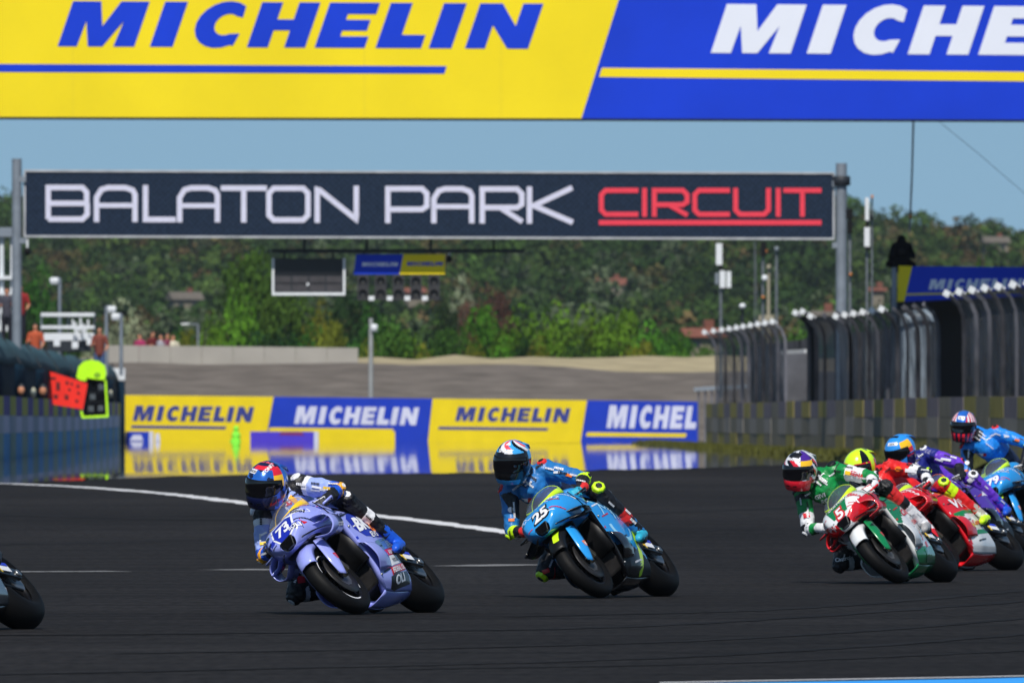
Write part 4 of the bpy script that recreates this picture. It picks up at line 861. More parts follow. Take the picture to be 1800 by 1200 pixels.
me = quads_mesh('hillside_wood', np.concatenate(VV).astype(np.float32), np.concatenate(TT).astype(np.float32), [leaf_mat('wood_leaves', (0, 0, 0), useattr=True)])
o = link('hillside_wood', me, kind='stuff'); o['label'] = 'wooded hillside of dark and dry trees behind the circuit'
# houses scattered on the hillside
M_hw = mat('house_wall', (120, 112, 98), .8, var=.1); M_hr = mat('red_tile_roof', (112, 66, 52), .8, var=.2, scale=2); M_hr2 = mat('grey_roof', (92, 86, 78), .8, var=.2, scale=2); M_hg = mat('window_glass', (40, 46, 54), .15, var=.1)
for x_, y_, D_, w, rf, lb in ((1075, 488, 1480, 2.6, M_hr, 'house with a red roof on the hillside under the word circuit'), (728, 505, 1450, 1.8, M_hr, 'red-roofed house glimpsed between the start lights'), (325, 512, 1430, 2.8, M_hr2, 'grey-roofed house on the hillside left of the display panel'), (1235, 575, 760, 1.8, M_hr, 'orange-roofed hut left of the first antenna mast'), (1542, 505, 1200, 1.0, M_hr, 'small house with an orange wall right of the gantry post'), (1750, 415, 1650, 2.6, M_hr2, 'pale house high on the hillside at the right edge'), (1450, 545, 900, 1.2, M_hr2, 'pale grey hut left of the right gantry post')):
    c = ray(x_, y_, D_); t = thing('house', lb, 'house', (c.x, D_, c.z - w * .75), random.uniform(-.5, .5)); h = w * .45
    q = MB(); q.box((0, 0, h / 2 - .6), (w, w * .7, h + 1.2)); q.build('wall', M_hw, t)
    q = MB(); e = .3; a, b = w / 2 + e, w * .35 + e; q.add([(-a, -b, h), (a, -b, h), (a, b, h), (-a, b, h), (-a, 0, h + w * .28), (a, 0, h + w * .28)], [(0, 1, 5, 4), (2, 3, 4, 5), (0, 4, 3), (1, 2, 5), (3, 2, 1, 0)]); q.build('roof', rf, t)
    for i in (-1, 1): q = MB(); q.box((i * w * .25, -w * .35, h * .55), (w * .16, .08, h * .4)); q.build('window', M_hg, t)
    q = MB(); q.box((w * .2, w * .1, h + w * .25), (.5, .5, 1)); q.build('chimney', M_hr, t)
# ================================================================== RACING MOTORCYCLES
M_tyre = mat('slick_tyre_rubber', (13, 13, 14), .6, spec=.14, var=.12, scale=5)
M_side = mat('tyre_sidewall', (20, 20, 22), .7, spec=.2, var=.1)
M_rim = mat('black_rim', (24, 24, 28), .3, .6, var=.1)
M_carbon = mat('carbon_fibre', (16, 17, 20), .3, .1, spec=.5, var=.4, scale=60, coat=.4)
M_alu = mat('machined_aluminium', (150, 150, 150), .32, .9, var=.15, scale=9)
M_gold = mat('gold_fork_steel', (150, 140, 120), .25, .9, var=.1)
M_disc = mat('carbon_disc', (52, 50, 50), .4, .5, var=.2, scale=20)
M_black = mat('matt_black_metal', (16, 16, 18), .5, .3, var=.3, scale=20)
M_engine = mat('engine_castings', (46, 44, 44), .5, .6, var=.4, scale=14)
M_ti = mat('titanium_pipe', (120, 108, 98), .3, .9, var=.25, scale=10)
M_smoke = mat('smoked_screen', (120, 130, 150), .04, spec=.5, var=.02, alpha=.32)
def paint(name, rgb, var=.03): return mat('paint_' + name, rgb, .24, 0, spec=.5, var=var, scale=5, coat=.8)
def printed(name, rgb): return mat('print_' + name, rgb, .35, 0, spec=.4, var=.03, scale=8, coat=.3)
P_white = printed('white', (235, 235, 240)); P_black = printed('black', (16, 16, 20)); P_red = printed('red', (205, 22, 36)); P_yel = printed('yellow', (245, 200, 30)); P_blue = printed('blue', (24, 50, 190)); P_green = printed('green', (10, 130, 70)); P_orange = printed('orange', (245, 120, 30)); P_teal = printed('teal', (90, 130, 160)); P_lime = printed('lime', (205, 245, 30)); P_pink = printed('pink', (230, 90, 110))

def tyre(name, R_, w, c, parent):
    # rounded racing profile, seen as a fat ring; returns the tyre with its sidewall slot
    pr = []; a_ = w / 2; b_ = w * .48
    for i in range(17):
        t = math.pi * i / 16; pr.append((-a_ * math.cos(t), R_ - b_ + b_ * math.sin(t) ** .9))
    pr = [(-a_ * .72, R_ - b_ - .035)] + pr + [(a_ * .72, R_ - b_ - .035)]
    q = MB(); q.lathe(pr, (0, 0, 0), 'y', 64); o = q.build(name, M_tyre, parent); o.location = c; return o
def rim(c, rr, w, parent, stripe, spokes=5):
    q = MB(); q.lathe([(-w / 2, rr), (-w / 2, rr - .012), (-w * .3, rr - .022), (0, rr - .03), (w * .3, rr - .022), (w / 2, rr - .012), (w / 2, rr)], (0, 0, 0), 'y', 48)
    q.lathe([(-w * .42, .001), (-w * .42, .035), (w * .42, .035), (w * .42, .001)], (0, 0, 0), 'y', 20); r = q.build('rim', M_rim, parent); r.location = c
    for i in range(spokes):
        a = 2 * math.pi * i / spokes + .3
        for s in (-1, 1):
            q = MB(); q.bar((.03 * math.cos(a), s * w * .2, .03 * math.sin(a)), ((rr - .02) * math.cos(a + .12 * s), s * w * .12, (rr - .02) * math.sin(a + .12 * s)), .016, .022, up=(0, 1, 0)); o = q.build('spoke', M_rim, r)
    for a0 in (.3, 2.4, 4.5):
        for s in (-1, 1): q = MB(); q.lathe([(s * w * .505, rr + .004), (s * w * .515, rr - .012)], (0, 0, 0), 'y', 22, a0=a0, a1=a0 + 1.35); q.build('rim_stripe', stripe, r)
    return r

def make_bike(pal, label, front_px, D, yaw, lean, steer=4, group='racing motorcycles leaning into the bend', roll_extra=0, fy=None):
    """pal: colours. Bike frame: x forward (mid wheelbase), y to the rider's left, z up along the bike."""
    f = Vector((-math.sin(R(yaw)), -math.cos(R(yaw)), 0)); l0 = Vector((math.cos(R(yaw)), -math.sin(R(yaw)), 0)); Z = Vector((0, 0, 1)); th = R(lean)
    up = Z * math.cos(th) - l0 * math.sin(th); le = l0 * math.cos(th) + Z * math.sin(th)
    P = Vector(((front_px - 900) * D / F, D, G(D) + .004 + .075 * (1 - math.cos(th)) + .0)); root_p = P - f * .72
    BS = .94
    root_p = P - f * .72 * BS; Mx = (Matrix((f, le, up)).transposed() * BS).to_4x4(); Mx.translation = root_p
    t = bpy.data.objects.new('racing_motorcycle', None); COL.objects.link(t); t.matrix_world = Mx; tag(t, label, 'motorcycle', group); t.empty_display_size = .2
    A, B, Cc, Dd = pal['A'], pal['B'], pal['C'], pal['D']        # nose, side, lower side, accents
    # wheels
    fw = bpy.data.objects.new('front_wheel', None); COL.objects.link(fw); fw.parent = t; fw.location = (.72, 0, .30); fw.rotation_euler = (0, R(-0), R(-steer))
    tyre('tyre', .300, .118, (0, 0, 0), fw); rim((0, 0, 0), .216, .09, fw, pal['rim']) if False else None
    def sub(o): return o
    r = rim((0, 0, 0), .214, .085, None, pal['rim'])
    # rim stays a sub-part with its spokes merged in: join into one mesh to keep three levels
    def flatten(r, par, off=(0, 0, 0)):
        ch = [o for o in bpy.data.objects if o.parent is r]; r.parent = par; r.location = off
        for o in ch: o.parent = par; o.location = off
    flatten(r, fw)
    for s in (-1, 1):
        q = MB(); q.lathe([(s * .062 - .003, .10), (s * .062 - .003, .165), (s * .062 + .003, .165), (s * .062 + .003, .10)], (0, 0, 0), 'y', 40); q.build('brake_disc', M_disc, fw)
        q = MB(); q.lathe([(s * .062 - .004, .03), (s * .062 + .004, .10)], (0, 0, 0), 'y', 10, smooth=False); q.build('disc_carrier', M_alu, fw)
        q = MB(); q.box((-.10, s * .075, .075), (.055, .05, .12), Matrix.Rotation(R(35), 3, 'Y')); q.build('brake_caliper', M_gold, fw, bev=.008)
    rw = bpy.data.objects.new('rear_wheel', None); COL.objects.link(rw); rw.parent = t; rw.location = (-.71, 0, .325)
    tyre('tyre', .330, .225, (0, 0, 0), rw); r = rim((0, 0, 0), .214, .15, None, pal['rim'], 5); flatten(r, rw)
    q = MB(); q.lathe([(-.10, .05), (-.10, .11), (-.094, .11), (-.094, .05)], (0, 0, 0), 'y', 30); q.build('brake_disc', M_disc, rw)
    q = MB(); q.lathe([(.098, .03), (.098, .105), (.106, .105), (.106, .03)], (0, 0, 0), 'y', 36, smooth=False); q.build('sprocket', M_alu, rw)
    # fork
    for s in (-1, 1):
        q = MB(); q.tube([(.735, s * .092, .27), (.66, s * .096, .50)], .021, 12); q.build('fork_leg', M_gold, t)
        q = MB(); q.tube([(.66, s * .096, .50), (.50, s * .10, .86)], .028, 12); q.build('fork_tube', M_black, t)
        q = MB(); q.bar((.745, s * .085, .30), (.66, s * .092, .44), .035, .06); q.build('axle_clamp', M_alu, t, bev=.006)
        # fork cover lobe that hangs from the fender
        q = MB(); sc = [[(.76, s * .095, .61), (.67, s * .122, .61), (.57, s * .112, .60)], [(.815, s * .105, .50), (.725, s * .140, .49), (.625, s * .118, .48)], [(.840, s * .105, .39), (.765, s * .138, .37), (.675, s * .116, .37)], [(.825, s * .100, .29), (.785, s * .118, .265), (.730, s * .106, .28)]]
        q.grid(surf(sc, 10, 6), flip=(s < 0)); lb = q.build('fork_cover', pal.get('fend2', A), t, solid=.006, ref=(.7, 0, .45))
        if s > 0: lobe = lb
    tr_l = bvh_of(lobe)
    for (kind_, a_, m_) in pal.get('lobe', []): (print_text(tr_l, a_, (.73, .3, .44), (-.45, 0, -.9), (.9, 0, -.45), .03, m_, lobe) if kind_ == 't' else sticker(tr_l, rect(*a_), (.74, .3, .42), (-1, 0, 0), (0, 0, 1), m_, lobe))
    # front fender: arched strip with a raised ridge
    rows = []
    for i in range(25):
        a = R(28 + 118 * i / 24); k = i / 24; wd = .066 + .01 * math.sin(math.pi * k)
        rows.append([Vector((.72 + (.318 + dr) * math.cos(a), y, .30 + (.318 + dr) * math.sin(a))) for y, dr in ((-wd, -.055), (-wd * 1.0, -.02), (-wd * .72, .004), (0, .016), (wd * .72, .004), (wd, -.02), (wd, -.055))])
    q = MB(); q.grid(rows, flip=True); fd = q.build('front_fender', pal.get('fend', A), t, solid=.004, ref=(.72, 0, .3))
    if 'fendedge' in pal:
        for jj in ((1, 3), (3, 5)):
            q = MB(); q.grid([[p + (p - Vector((.72, 0, .30))).normalized() * .003 for p in r[jj[0]:jj[1]]] for r in (rows[3:24] if jj[0] == 3 else rows[17:25])], flip=True); q.build('fender_edging', pal['fendedge'], t)
    trf = bvh_of(fd)
    for (s_, m_, O_, h_) in pal.get('fendtxt', []): print_text(trf, s_, O_, (0, 1, 0), (-.75, 0, .65), h_, m_, fd)
    # nose cone
    half = [(.945, [(0, .700), (.052, .699), (.064, .684), (.060, .662), (.050, .640), (.034, .628), (0, .625)]),
            (.91, [(0, .756), (.100, .752), (.128, .724), (.112, .682), (.080, .648), (.052, .630), (0, .622)]),
            (.855, [(0, .822), (.126, .816), (.166, .768), (.160, .702), (.124, .652), (.085, .630), (0, .622)]),
            (.76, [(0, .882), (.134, .872), (.196, .818), (.206, .738), (.182, .670), (.135, .640), (0, .636)]),
            (.60, [(0, .915), (.14, .90), (.214, .85), (.238, .765), (.222, .69), (.17, .645), (0, .64)]),
            (.42, [(0, .915), (.145, .90), (.225, .85), (.255, .77), (.242, .70), (.2, .64), (0, .63)])]
    secs = [[(x, y, z) for y, z in h] for x, h in half]; rows = surf(secs, 56, 44); 
    q = MB(); q.grid(rows, flip=True); q.grid(mirror(rows))
    nose = q.build('nose_cone', [A, pal.get('noseB', A)], t, solid=.004, fixn=True, ref=(.6, 0, .72))
    for p in nose.data.polygons:
        c = p.center
        if pal['nosefn'](c): p.material_index = 1
    nt_ = bvh_of(nose)
    tz = [(-.062, .030), (-.050, .040), (.050, .040), (.062, .030), (.040, -.034), (.030, -.042), (-.030, -.042), (-.040, -.034)]
    q = MB(); q.prism(tz, (.925, 0, .672), (0, 1, 0), (-.25, 0, .97), .034); q.build('ram_intake', M_carbon, t, bev=.006)
    q = MB(); q.prism([(x_ * .8, y_ * .78) for x_, y_ in tz], (.93, 0, .671), (0, 1, 0), (-.25, 0, .97), .034); q.build('intake_mouth', M_bcl, t)
    q = MB(); q.grid(surf([[(.90, -.10, .655), (.91, 0, .640), (.90, .10, .655)], [(.80, -.16, .655), (.80, 0, .612), (.80, .16, .655)], [(.62, -.20, .66), (.62, 0, .622), (.62, .20, .66)]], 10, 10)); q.build('under_nose', M_carbon, t, solid=.004)
    for s in (-1, 1):     # thin dark joint between nose and side panel, and bolts
        q = MB(); q.tube([(.585, s * .232, .855), (.55, s * .250, .775), (.50, s * .247, .71)], .004, 5); q.build('panel_joint', M_blk, t)
        for (bx, by, bz) in ((.36, .238, .60), (.33, .226, .44), (.02, .232, .67), (-.12, .234, .56), (.30, .16, .20)): q = MB(); q.lathe([(s * -.004, .009), (s * .006, .008), (s * .007, .001)], (bx, s * (by + .008), bz), 'y', 8); q.build('bolt', M_alu, t)
    # windscreen bubble with coloured edging
    secs = []
    for i, (x, w, zb, zt) in enumerate(((.765, .03, .872, .885), (.705, .095, .882, .925), (.62, .14, .895, .975), (.53, .16, .90, 1.018), (.44, .16, .905, 1.045), (.375, .152, .91, 1.052))):
        secs.append([(x, w * math.sin(R(a)), zb + (zt - zb) * (math.cos(R(a)) ** .8 if abs(a) < 90 else 0)) for a in (-90, -65, -40, -20, 0, 20, 40, 65, 90)])
    ws_rows = surf(secs, 22, 22); q = MB(); q.grid(ws_rows); ws = q.build('windscreen', M_smoke, t)
    for j0, m_ in ((0, pal['edge']), (20, pal['edge'])):
        q = MB(); q.grid([[p + Vector((0, 0, .004)) for p in r[j0:j0 + 3]] for r in ws_rows]); q.build('screen_edging', m_, t, solid=.004)
    q = MB(); q.grid([[p + Vector((0, 0, .004)) for p in r] for r in ws_rows[-2:]]); q.build('screen_edging', pal.get('edge2', pal['edge']), t, solid=.004)
    q = MB(); q.box((.53, 0, .88), (.10, .15, .08), Matrix.Rotation(R(-30), 3, 'Y')); q.build('dashboard', M_black, t, bev=.01)
    # side fairings, one shell each side: columns from front edge to rear edge, rows from top to bottom
    FE = [(.59, .20, .84), (.50, .238, .755), (.42, .245, .665), (.38, .228, .555), (.35, .215, .43), (.33, .195, .31), (.31, .155, .19), (.22, .09, .115)]
    ME = [(.28, .215, .775), (.22, .258, .72), (.17, .270, .645), (.14, .258, .55), (.12, .242, .43), (.11, .222, .30), (.09, .17, .17), (.07, .09, .10)]
    NE = [(.03, .20, .685), (-.02, .235, .635), (-.05, .248, .57), (-.05, .240, .49), (-.04, .228, .40), (-.06, .205, .29), (-.09, .155, .18), (-.11, .08, .11)]
    RE = [(-.19, .175, .545), (-.25, .198, .505), (-.27, .205, .455), (-.24, .198, .40), (-.22, .188, .34), (-.26, .17, .26), (-.32, .125, .18), (-.37, .06, .13)]
    cols = surf([FE, ME, NE, RE], 30, 34)
    for s in (1, -1):
        q = MB(); rws = cols if s > 0 else mirror(cols); q.grid(rws, flip=(s > 0)); mats_ = [B, Cc, Dd, M_black, A]
        o = q.build('side_fairing', mats_, t, solid=.005, ref=(.1, 0, .5))
        for p in o.data.polygons: p.material_index = pal['sidefn'](p.center)
        if s > 0: side = o
    st_ = bvh_of(side)
    # edge lip of the side fairing that curls inward behind the front wheel
    for s in (1, -1):
        fe = [Vector(p) for p in cr(FE[1:], 24)]; rows = [[Vector((p.x - d, p.y * s - s * e, p.z)) for d, e in ((-.004, .0), (.01, .03), (.05, .07))] for p in fe]
        q = MB(); q.grid(rows, flip=(s > 0)); q.build('fairing_lip', pal.get('lip', Cc), t, solid=.004, ref=(.1, 0, .5))
    # downwash duct and wing blades standing off the side
    for s in (1, -1):
        q = MB(); sc = [[(.375, s * .215, .47), (.39, s * .262, .42), (.37, s * .262, .30), (.32, s * .19, .22)], [(.25, s * .245, .44), (.25, s * .275, .40), (.24, s * .268, .30), (.22, s * .20, .22)], [(.12, s * .236, .41), (.12, s * .25, .37), (.11, s * .243, .30), (.10, s * .20, .23)]]
        q.grid(surf(sc, 12, 12), flip=(s > 0)); q.build('downwash_duct', pal.get('duct', Cc), t, solid=.006, ref=(.2, 0, .5))
    def wing(path, x0, chord, th_, m_, nm='winglet', sweep=.06):
        rows = []
        for i, (y, z) in enumerate(path):
            k = i / (len(path) - 1); j = path[min(i + 1, len(path) - 1)]; h_ = path[max(i - 1, 0)]; d = Vector((0, j[0] - h_[0], j[1] - h_[1])).normalized(); n = Vector((0, -d.z, d.y)); xx = x0 - sweep * math.sin(k * math.pi)
            pts = []
            for u_, v_ in ((0, 0), (.12, .5), (.4, .6), (1, 0), (.4, -.5), (.12, -.4), (0, 0)): pts.append(Vector((xx - chord * u_, y, z)) + n * v_ * th_)
            rows.append(pts)
        q = MB(); q.grid(rows); return q.build(nm, m_, t, fixn=True)
    for s in (1, -1):
        if pal['wing'] == 'loop':
            wing([tuple(p)[:2] for p in cr([Vector((y, z, 0)) for y, z in ((s * .16, .735), (s * .235, .715), (s * .285, .685), (s * .300, .64), (s * .285, .585), (s * .225, .555), (s * .14, .60))], 20)], .83, .22, .012, pal.get('wingm', A))
            wing([(s * .18, .685), (s * .24, .67), (s * .292, .65)], .80, .16, .012, pal.get('wingm', A))
        elif pal['wing'] == 'blade':
            wing([(s * .17, .70), (s * .25, .68), (s * .30, .66), (s * .312, .645)], .80, .20, .016, pal.get('wingm', A)); wing([(s * .17, .64), (s * .24, .62), (s * .295, .622), (s * .310, .645)], .78, .17, .014, pal.get('wingm2', M_carbon))
        else:
            wing([tuple(p)[:2] for p in cr([Vector((y, z, 0)) for y, z in ((s * .16, .745), (s * .235, .72), (s * .285, .67), (s * .275, .60), (s * .18, .59))], 14)], .84, .26, .016, pal.get('wingm', A))
            wing([(s * .19, .66), (s * .24, .65), (s * .28, .64)], .82, .2, .014, pal.get('wingm', A))
    # belly pan, engine, radiator
    q = MB(); q.grid(surf([[(.24, -.09, .12), (.27, -.05, .10), (.27, .05, .10), (.24, .09, .12)], [(0, -.085, .11), (0, -.05, .085), (0, .05, .085), (0, .085, .11)], [(-.34, -.06, .13), (-.36, -.03, .12), (-.36, .03, .12), (-.34, .06, .13)]], 10, 8)); q.build('belly_pan', pal.get('belly', Cc), t, solid=.005, ref=(0, 0, .6))
    q = MB(); q.box((.08, 0, .36), (.42, .30, .36)); q.box((-.05, 0, .55), (.3, .28, .2)); q.lathe([(-.17, .001), (-.17, .09), (-.15, .10), (.15, .10), (.17, .09), (.17, .001)], (-.12, 0, .33), 'y', 20); q.build('engine', M_engine, t, bev=.02)
    q = MB(); q.grid([[(.36 - .03 * math.cos(b * 1.6), b * .19, z) for b in np.linspace(-1, 1, 7)] for z in (.34, .50, .64)]); q.build('radiator', M_black, t, solid=.03)
    q = MB(); q.bar((.48, 0, .84), (.02, 0, .72), .2, .12, up=(0, 1, 0)); q.bar((.02, 0, .75), (-.22, 0, .45), .22, .12, up=(0, 1, 0)); q.build('frame', M_black, t, bev=.02)
    # tank, seat, tail
    tk = surf([[(.36, -.16, .86), (.36, -.12, .945), (.36, 0, .955), (.36, .12, .945), (.36, .16, .86)], [(.18, -.20, .83), (.18, -.165, .95), (.18, 0, .985), (.18, .165, .95), (.18, .20, .83)], [(-.05, -.18, .81), (-.06, -.14, .92), (-.07, 0, .96), (-.06, .14, .92), (-.05, .18, .81)], [(-.24, -.12, .80), (-.25, -.09, .85), (-.26, 0, .87), (-.25, .09, .85), (-.24, .12, .80)]], 16, 16)
    q = MB(); q.grid(tk, flip=False); q.build('tank', pal.get('tank', A), t, solid=.005, ref=(.1, 0, .7))
    tl = surf([[(-.22, -.15, .78), (-.22, -.13, .84), (-.22, 0, .86), (-.22, .13, .84), (-.22, .15, .78)], [(-.45, -.16, .83), (-.45, -.13, .88), (-.45, 0, .885), (-.45, .13, .88), (-.45, .16, .83)], [(-.62, -.13, .90), (-.62, -.10, 1.0), (-.62, 0, 1.03), (-.62, .10, 1.0), (-.62, .13, .90)], [(-.80, -.10, .94), (-.80, -.075, 1.02), (-.80, 0, 1.045), (-.80, .075, 1.02), (-.80, .10, .94)], [(-.95, -.04, .985), (-.95, -.03, 1.03), (-.95, 0, 1.04), (-.95, .03, 1.03), (-.95, .04, .985)]], 20, 14)
    q = MB(); q.grid(tl, flip=False); q.build('tail_unit', pal.get('tail', A), t, solid=.005, ref=(-.5, 0, .7))
    q = MB(); q.box((-.42, 0, .895), (.34, .23, .03)); q.build('seat', M_black, t, bev=.012)
    q = MB(); q.box((-.60, 0, .85), (.5, .13, .10), Matrix.Rotation(R(12), 3, 'Y')); q.build('subframe', M_carbon, t, bev=.02)
    for y_ in pal.get('fins', ()):
        wing([(y_, .98), (y_ * 1.25, 1.06), (y_ * 1.35, 1.17)], -.70, .12, .016, pal.get('tail', A), 'tail_fin', sweep=0)
    # swingarm, chain, footrests, exhaust
    for s in (-1, 1):
        q = MB(); q.bar((-.12, s * .07, .40), (-.42, s * .135, .385), .045, .10); q.bar((-.42, s * .135, .385), (-.74, s * .135, .325), .035, .085); o = q.build('swingarm', pal.get('swing', M_carbon), t, bev=.01)
        q = MB(); q.lathe([(s * .135, .001), (s * .15, .028), (s * .165, .028), (s * .165, .001)], (-.71, 0, .325), 'y', 14); q.build('axle_nut', M_alu, t)
        q = MB(); q.bar((-.20, s * .12, .36), (-.20, s * .235, .37), .022, .022); q.build('footrest', M_alu, t)
        q = MB(); q.box((-.24, s * .155, .45), (.12, .012, .20), Matrix.Rotation(R(-15), 3, 'Y')); q.build('heel_guard', M_carbon, t, bev=.004)
    q = MB(); q.box((-.52, .160, .385), (.19, .006, .078), Matrix.Rotation(R(-8), 3, 'Y')); sw = q.build('swingarm_board', P_white if pal.get('swb', 1) else P_black, t)
    q = MB(); q.box((-.435, .164, .373), (.035, .004, .076), Matrix.Rotation(R(-8), 3, 'Y')); q.build('yellow_band', P_yel, t)
    q = MB(); q.box((-.535, .1645, .404), (.14, .004, .028), Matrix.Rotation(R(-8), 3, 'Y')); q.build('blue_band', P_blue, t)
    q = MB(); q.tube([(-.05, .10, .44), (-.4, .11, .46), (-.70, .103, .43)], .012, 6); q.tube([(-.05, .10, .30), (-.4, .11, .28), (-.70, .103, .22)], .012, 6); q.build('chain', M_black, t)
    q = MB(); q.tube([(.30, -.05, .25), (.05, -.12, .14), (-.25, -.16, .20), (-.42, -.17, .33)], [.03, .035, .04, .045], 12); q.tube([(-.42, -.17, .33), (-.62, -.18, .44)], [.048, .042], 14); q.build('exhaust', M_ti, t)
    q = MB(); q.tube([(-.30, .09, .62), (-.55, .10, .88), (-.78, .07, .95)], [.035, .04, .045], 12); q.build('upper_exhaust', M_ti, t)
    q = MB(); rows = []
    for i in range(9):
        a = R(60 + 75 * i / 8); rows.append([Vector((-.71 + .345 * math.cos(a), y, .325 + (.345 + dr) * math.sin(a))) for y, dr in ((-.10, -.03), (-.07, .0), (0, .008), (.07, 0), (.10, -.03))])
    q.grid(rows, flip=True); q.build('rear_hugger', M_carbon, t, solid=.004)
    q = MB(); q.tube([(-.25, 0, .42), (-.33, 0, .78)], .03, 10); q.build('shock_absorber', M_gold, t)
    # controls
    for s in (-1, 1):
        q = MB(); q.tube([(.47, s * .10, .845), (.40, s * .30, .815)], .0155, 10); q.build('handlebar', M_black, t)
        q = MB(); q.tube([(.455, s * .16, .835), (.50, s * .22, .82), (.465, s * .325, .80)], .007, 6); q.build('brake_lever' if s < 0 else 'clutch_lever', M_alu, t)
        q = MB(); q.tube([(.40, s * .305, .815), (.52, s * .345, .80), (.54, s * .27, .80)], .009, 6); q.build('lever_guard', pal.get('guard', M_carbon), t)
        q = MB(); q.box((.47, s * .13, .855), (.05, .05, .04)); q.build('control_box', M_black, t, bev=.006)
        q = MB(); q.tube([(.48, s * .12, .85), (.58, s * .10, .80), (.52, s * .06, .70)], .008, 6); q.build('hose', M_black, t)
    # print
    for it in pal.get('side', []):
        k = it[0]
        if k == 't': print_text(st_, it[1], (it[2], .5, it[3]), (-1, 0, 0), (0, 0, 1), it[4], it[5], side, rot=it[6] if len(it) > 6 else 0, bold=it[7] if len(it) > 7 else .03, shear=it[8] if len(it) > 8 else 0)
        elif k == 'T': print_text(st_, it[1], (it[2], .5, it[3]), (-1, 0, 0), (0, 0, 1), it[4], it[5], side, width=it[6], rot=it[7], bold=it[8], off=.0065)
        else: sticker(st_, it[1], (it[2], .5, it[3]), (-1, 0, 0), (0, 0, 1), it[4], side, off=it[5] if len(it) > 5 else .0022)
    nU, nV = Vector((0, 1, 0)), Vector((-.62, 0, .78))
    for it in pal.get('nose', []):
        k = it[0]; O = (it[2], it[3], it[4]) ; u_ = it[6] if len(it) > 6 and it[6] else nU; v_ = it[7] if len(it) > 7 and it[7] else nV
        if k == 't': print_text(nt_, it[1], O, u_, v_, it[5][0], it[5][1], nose, bold=it[5][2] if len(it[5]) > 2 else .03, off=it[5][3] if len(it[5]) > 3 else .004)
        else: sticker(nt_, it[1], O, u_, v_, it[5], nose, off=it[8] if len(it) > 8 else .002)
    gr_ = random.Random(int(front_px)); cols_ = pal.get('marks', [P_white, P_white, P_black, P_red])
    def block_logo(tree_, O, u_, v_, w_, h_, m_, par_, rot):      # a small maker's mark: a row of unreadable blocks
        x_ = -w_ / 2; V_ = []; T_ = []
        while x_ < w_ / 2 - .004:
            b_ = gr_.uniform(.35, .9) * h_; hh = h_ * gr_.choice((1, 1, .75)); k_ = len(V_); c_, s_ = math.cos(R(rot)), math.sin(R(rot)); V_ += [(a * c_ - e * s_, a * s_ + e * c_) for a, e in ((x_, -hh / 2), (x_ + b_, -hh / 2), (x_ + b_, hh / 2), (x_, hh / 2))]; T_ += [(k_, k_ + 1, k_ + 2), (k_, k_ + 2, k_ + 3)]; x_ += b_ + h_ * .18
        return project(tree_, V_, T_, O, u_, v_, m_, par_, 'sponsor_mark', .0035, .04)
    for (x_, z_, w_, h_) in ((.42, .735, .12, .012), (.30, .70, .16, .013), (.12, .40, .16, .014), (.18, .30, .14, .016), (.36, .50, .06, .02), (.02, .20, .2, .014), (.2, .22, .1, .014), (.50, .66, .1, .013), (.24, .60, .12, .012)):
        block_logo(st_, (x_, .5, z_), (-1, 0, 0), (0, 0, 1), w_, h_, gr_.choice(cols_), side, 8)
    for (x_, y_, z_, w_, h_) in ((.74, .165, .80, .07, .011), (.72, .17, .775, .06, .009), (.80, -.15, .77, .06, .010), (.86, .125, .735, .06, .009), (.88, -.10, .70, .05, .009), (.64, .21, .84, .07, .012), (.66, -.2, .83, .07, .012), (.80, .16, .72, .07, .01), (.85, -.06, .83, .05, .009)):
        block_logo(nt_, (x_, y_, z_), nU, nV, w_, h_, gr_.choice(cols_), nose, gr_.uniform(-8, 8))
    return t, Mx
# ================================================================== RIDERS
M_leaB = mat('black_leather', (20, 20, 24), .48, spec=.45, var=.3, scale=22, bump=.7)
M_visor = mat('dark_visor', (8, 8, 12), .06, spec=.5, var=.02, coat=.3)
def leather(name, rgb): return mat('leather_' + name, rgb, .40, spec=.45, var=.16, scale=14, bump=.5)
def hshell(off=0, zr=(-.15, .15), az=(0, 360), nz=64, na=110, visor=False):
    rows = []
    for i in range(nz + 1):
        if visor: z = zr[0] + (zr[1] - zr[0]) * i / nz
        else:
            k = i / nz
            z = .152 * math.cos(math.pi * .5 * k / .5) if k <= .5 else -.155 * ((k - .5) / .5)
        zz = max(-.155, min(.152, z))
        if zz >= 0: g = math.sqrt(max(0, 1 - (zz / .152) ** 2)); af, ab, b = .165 * g ** .95, .168 * g, .128 * g
        else: k2 = -zz / .155; af = .165 - .002 * k2 - .035 * k2 ** 4; ab = .168 - .05 * k2 ** 1.5; b = .128 - .026 * k2 ** 2
        r = []
        for j in range(na + 1):
            t = R(az[0] + (az[1] - az[0]) * j / na); ct, s_ = math.cos(t), math.sin(t)
            a = af if ct > 0 else ab
            e = .92; x = a * math.copysign(abs(ct) ** e, ct); y = b * math.copysign(abs(s_) ** e, s_); p = Vector((x, y, zz))
            if zz < -.02 and ct > 0: p.x += .012 * min(1, (-zz - .02) / .07) * ct
            if off: n = Vector((p.x / .03, p.y / .018, p.z / .025)).normalized(); p += n * off
            r.append(p)
        rows.append(r)
    return rows
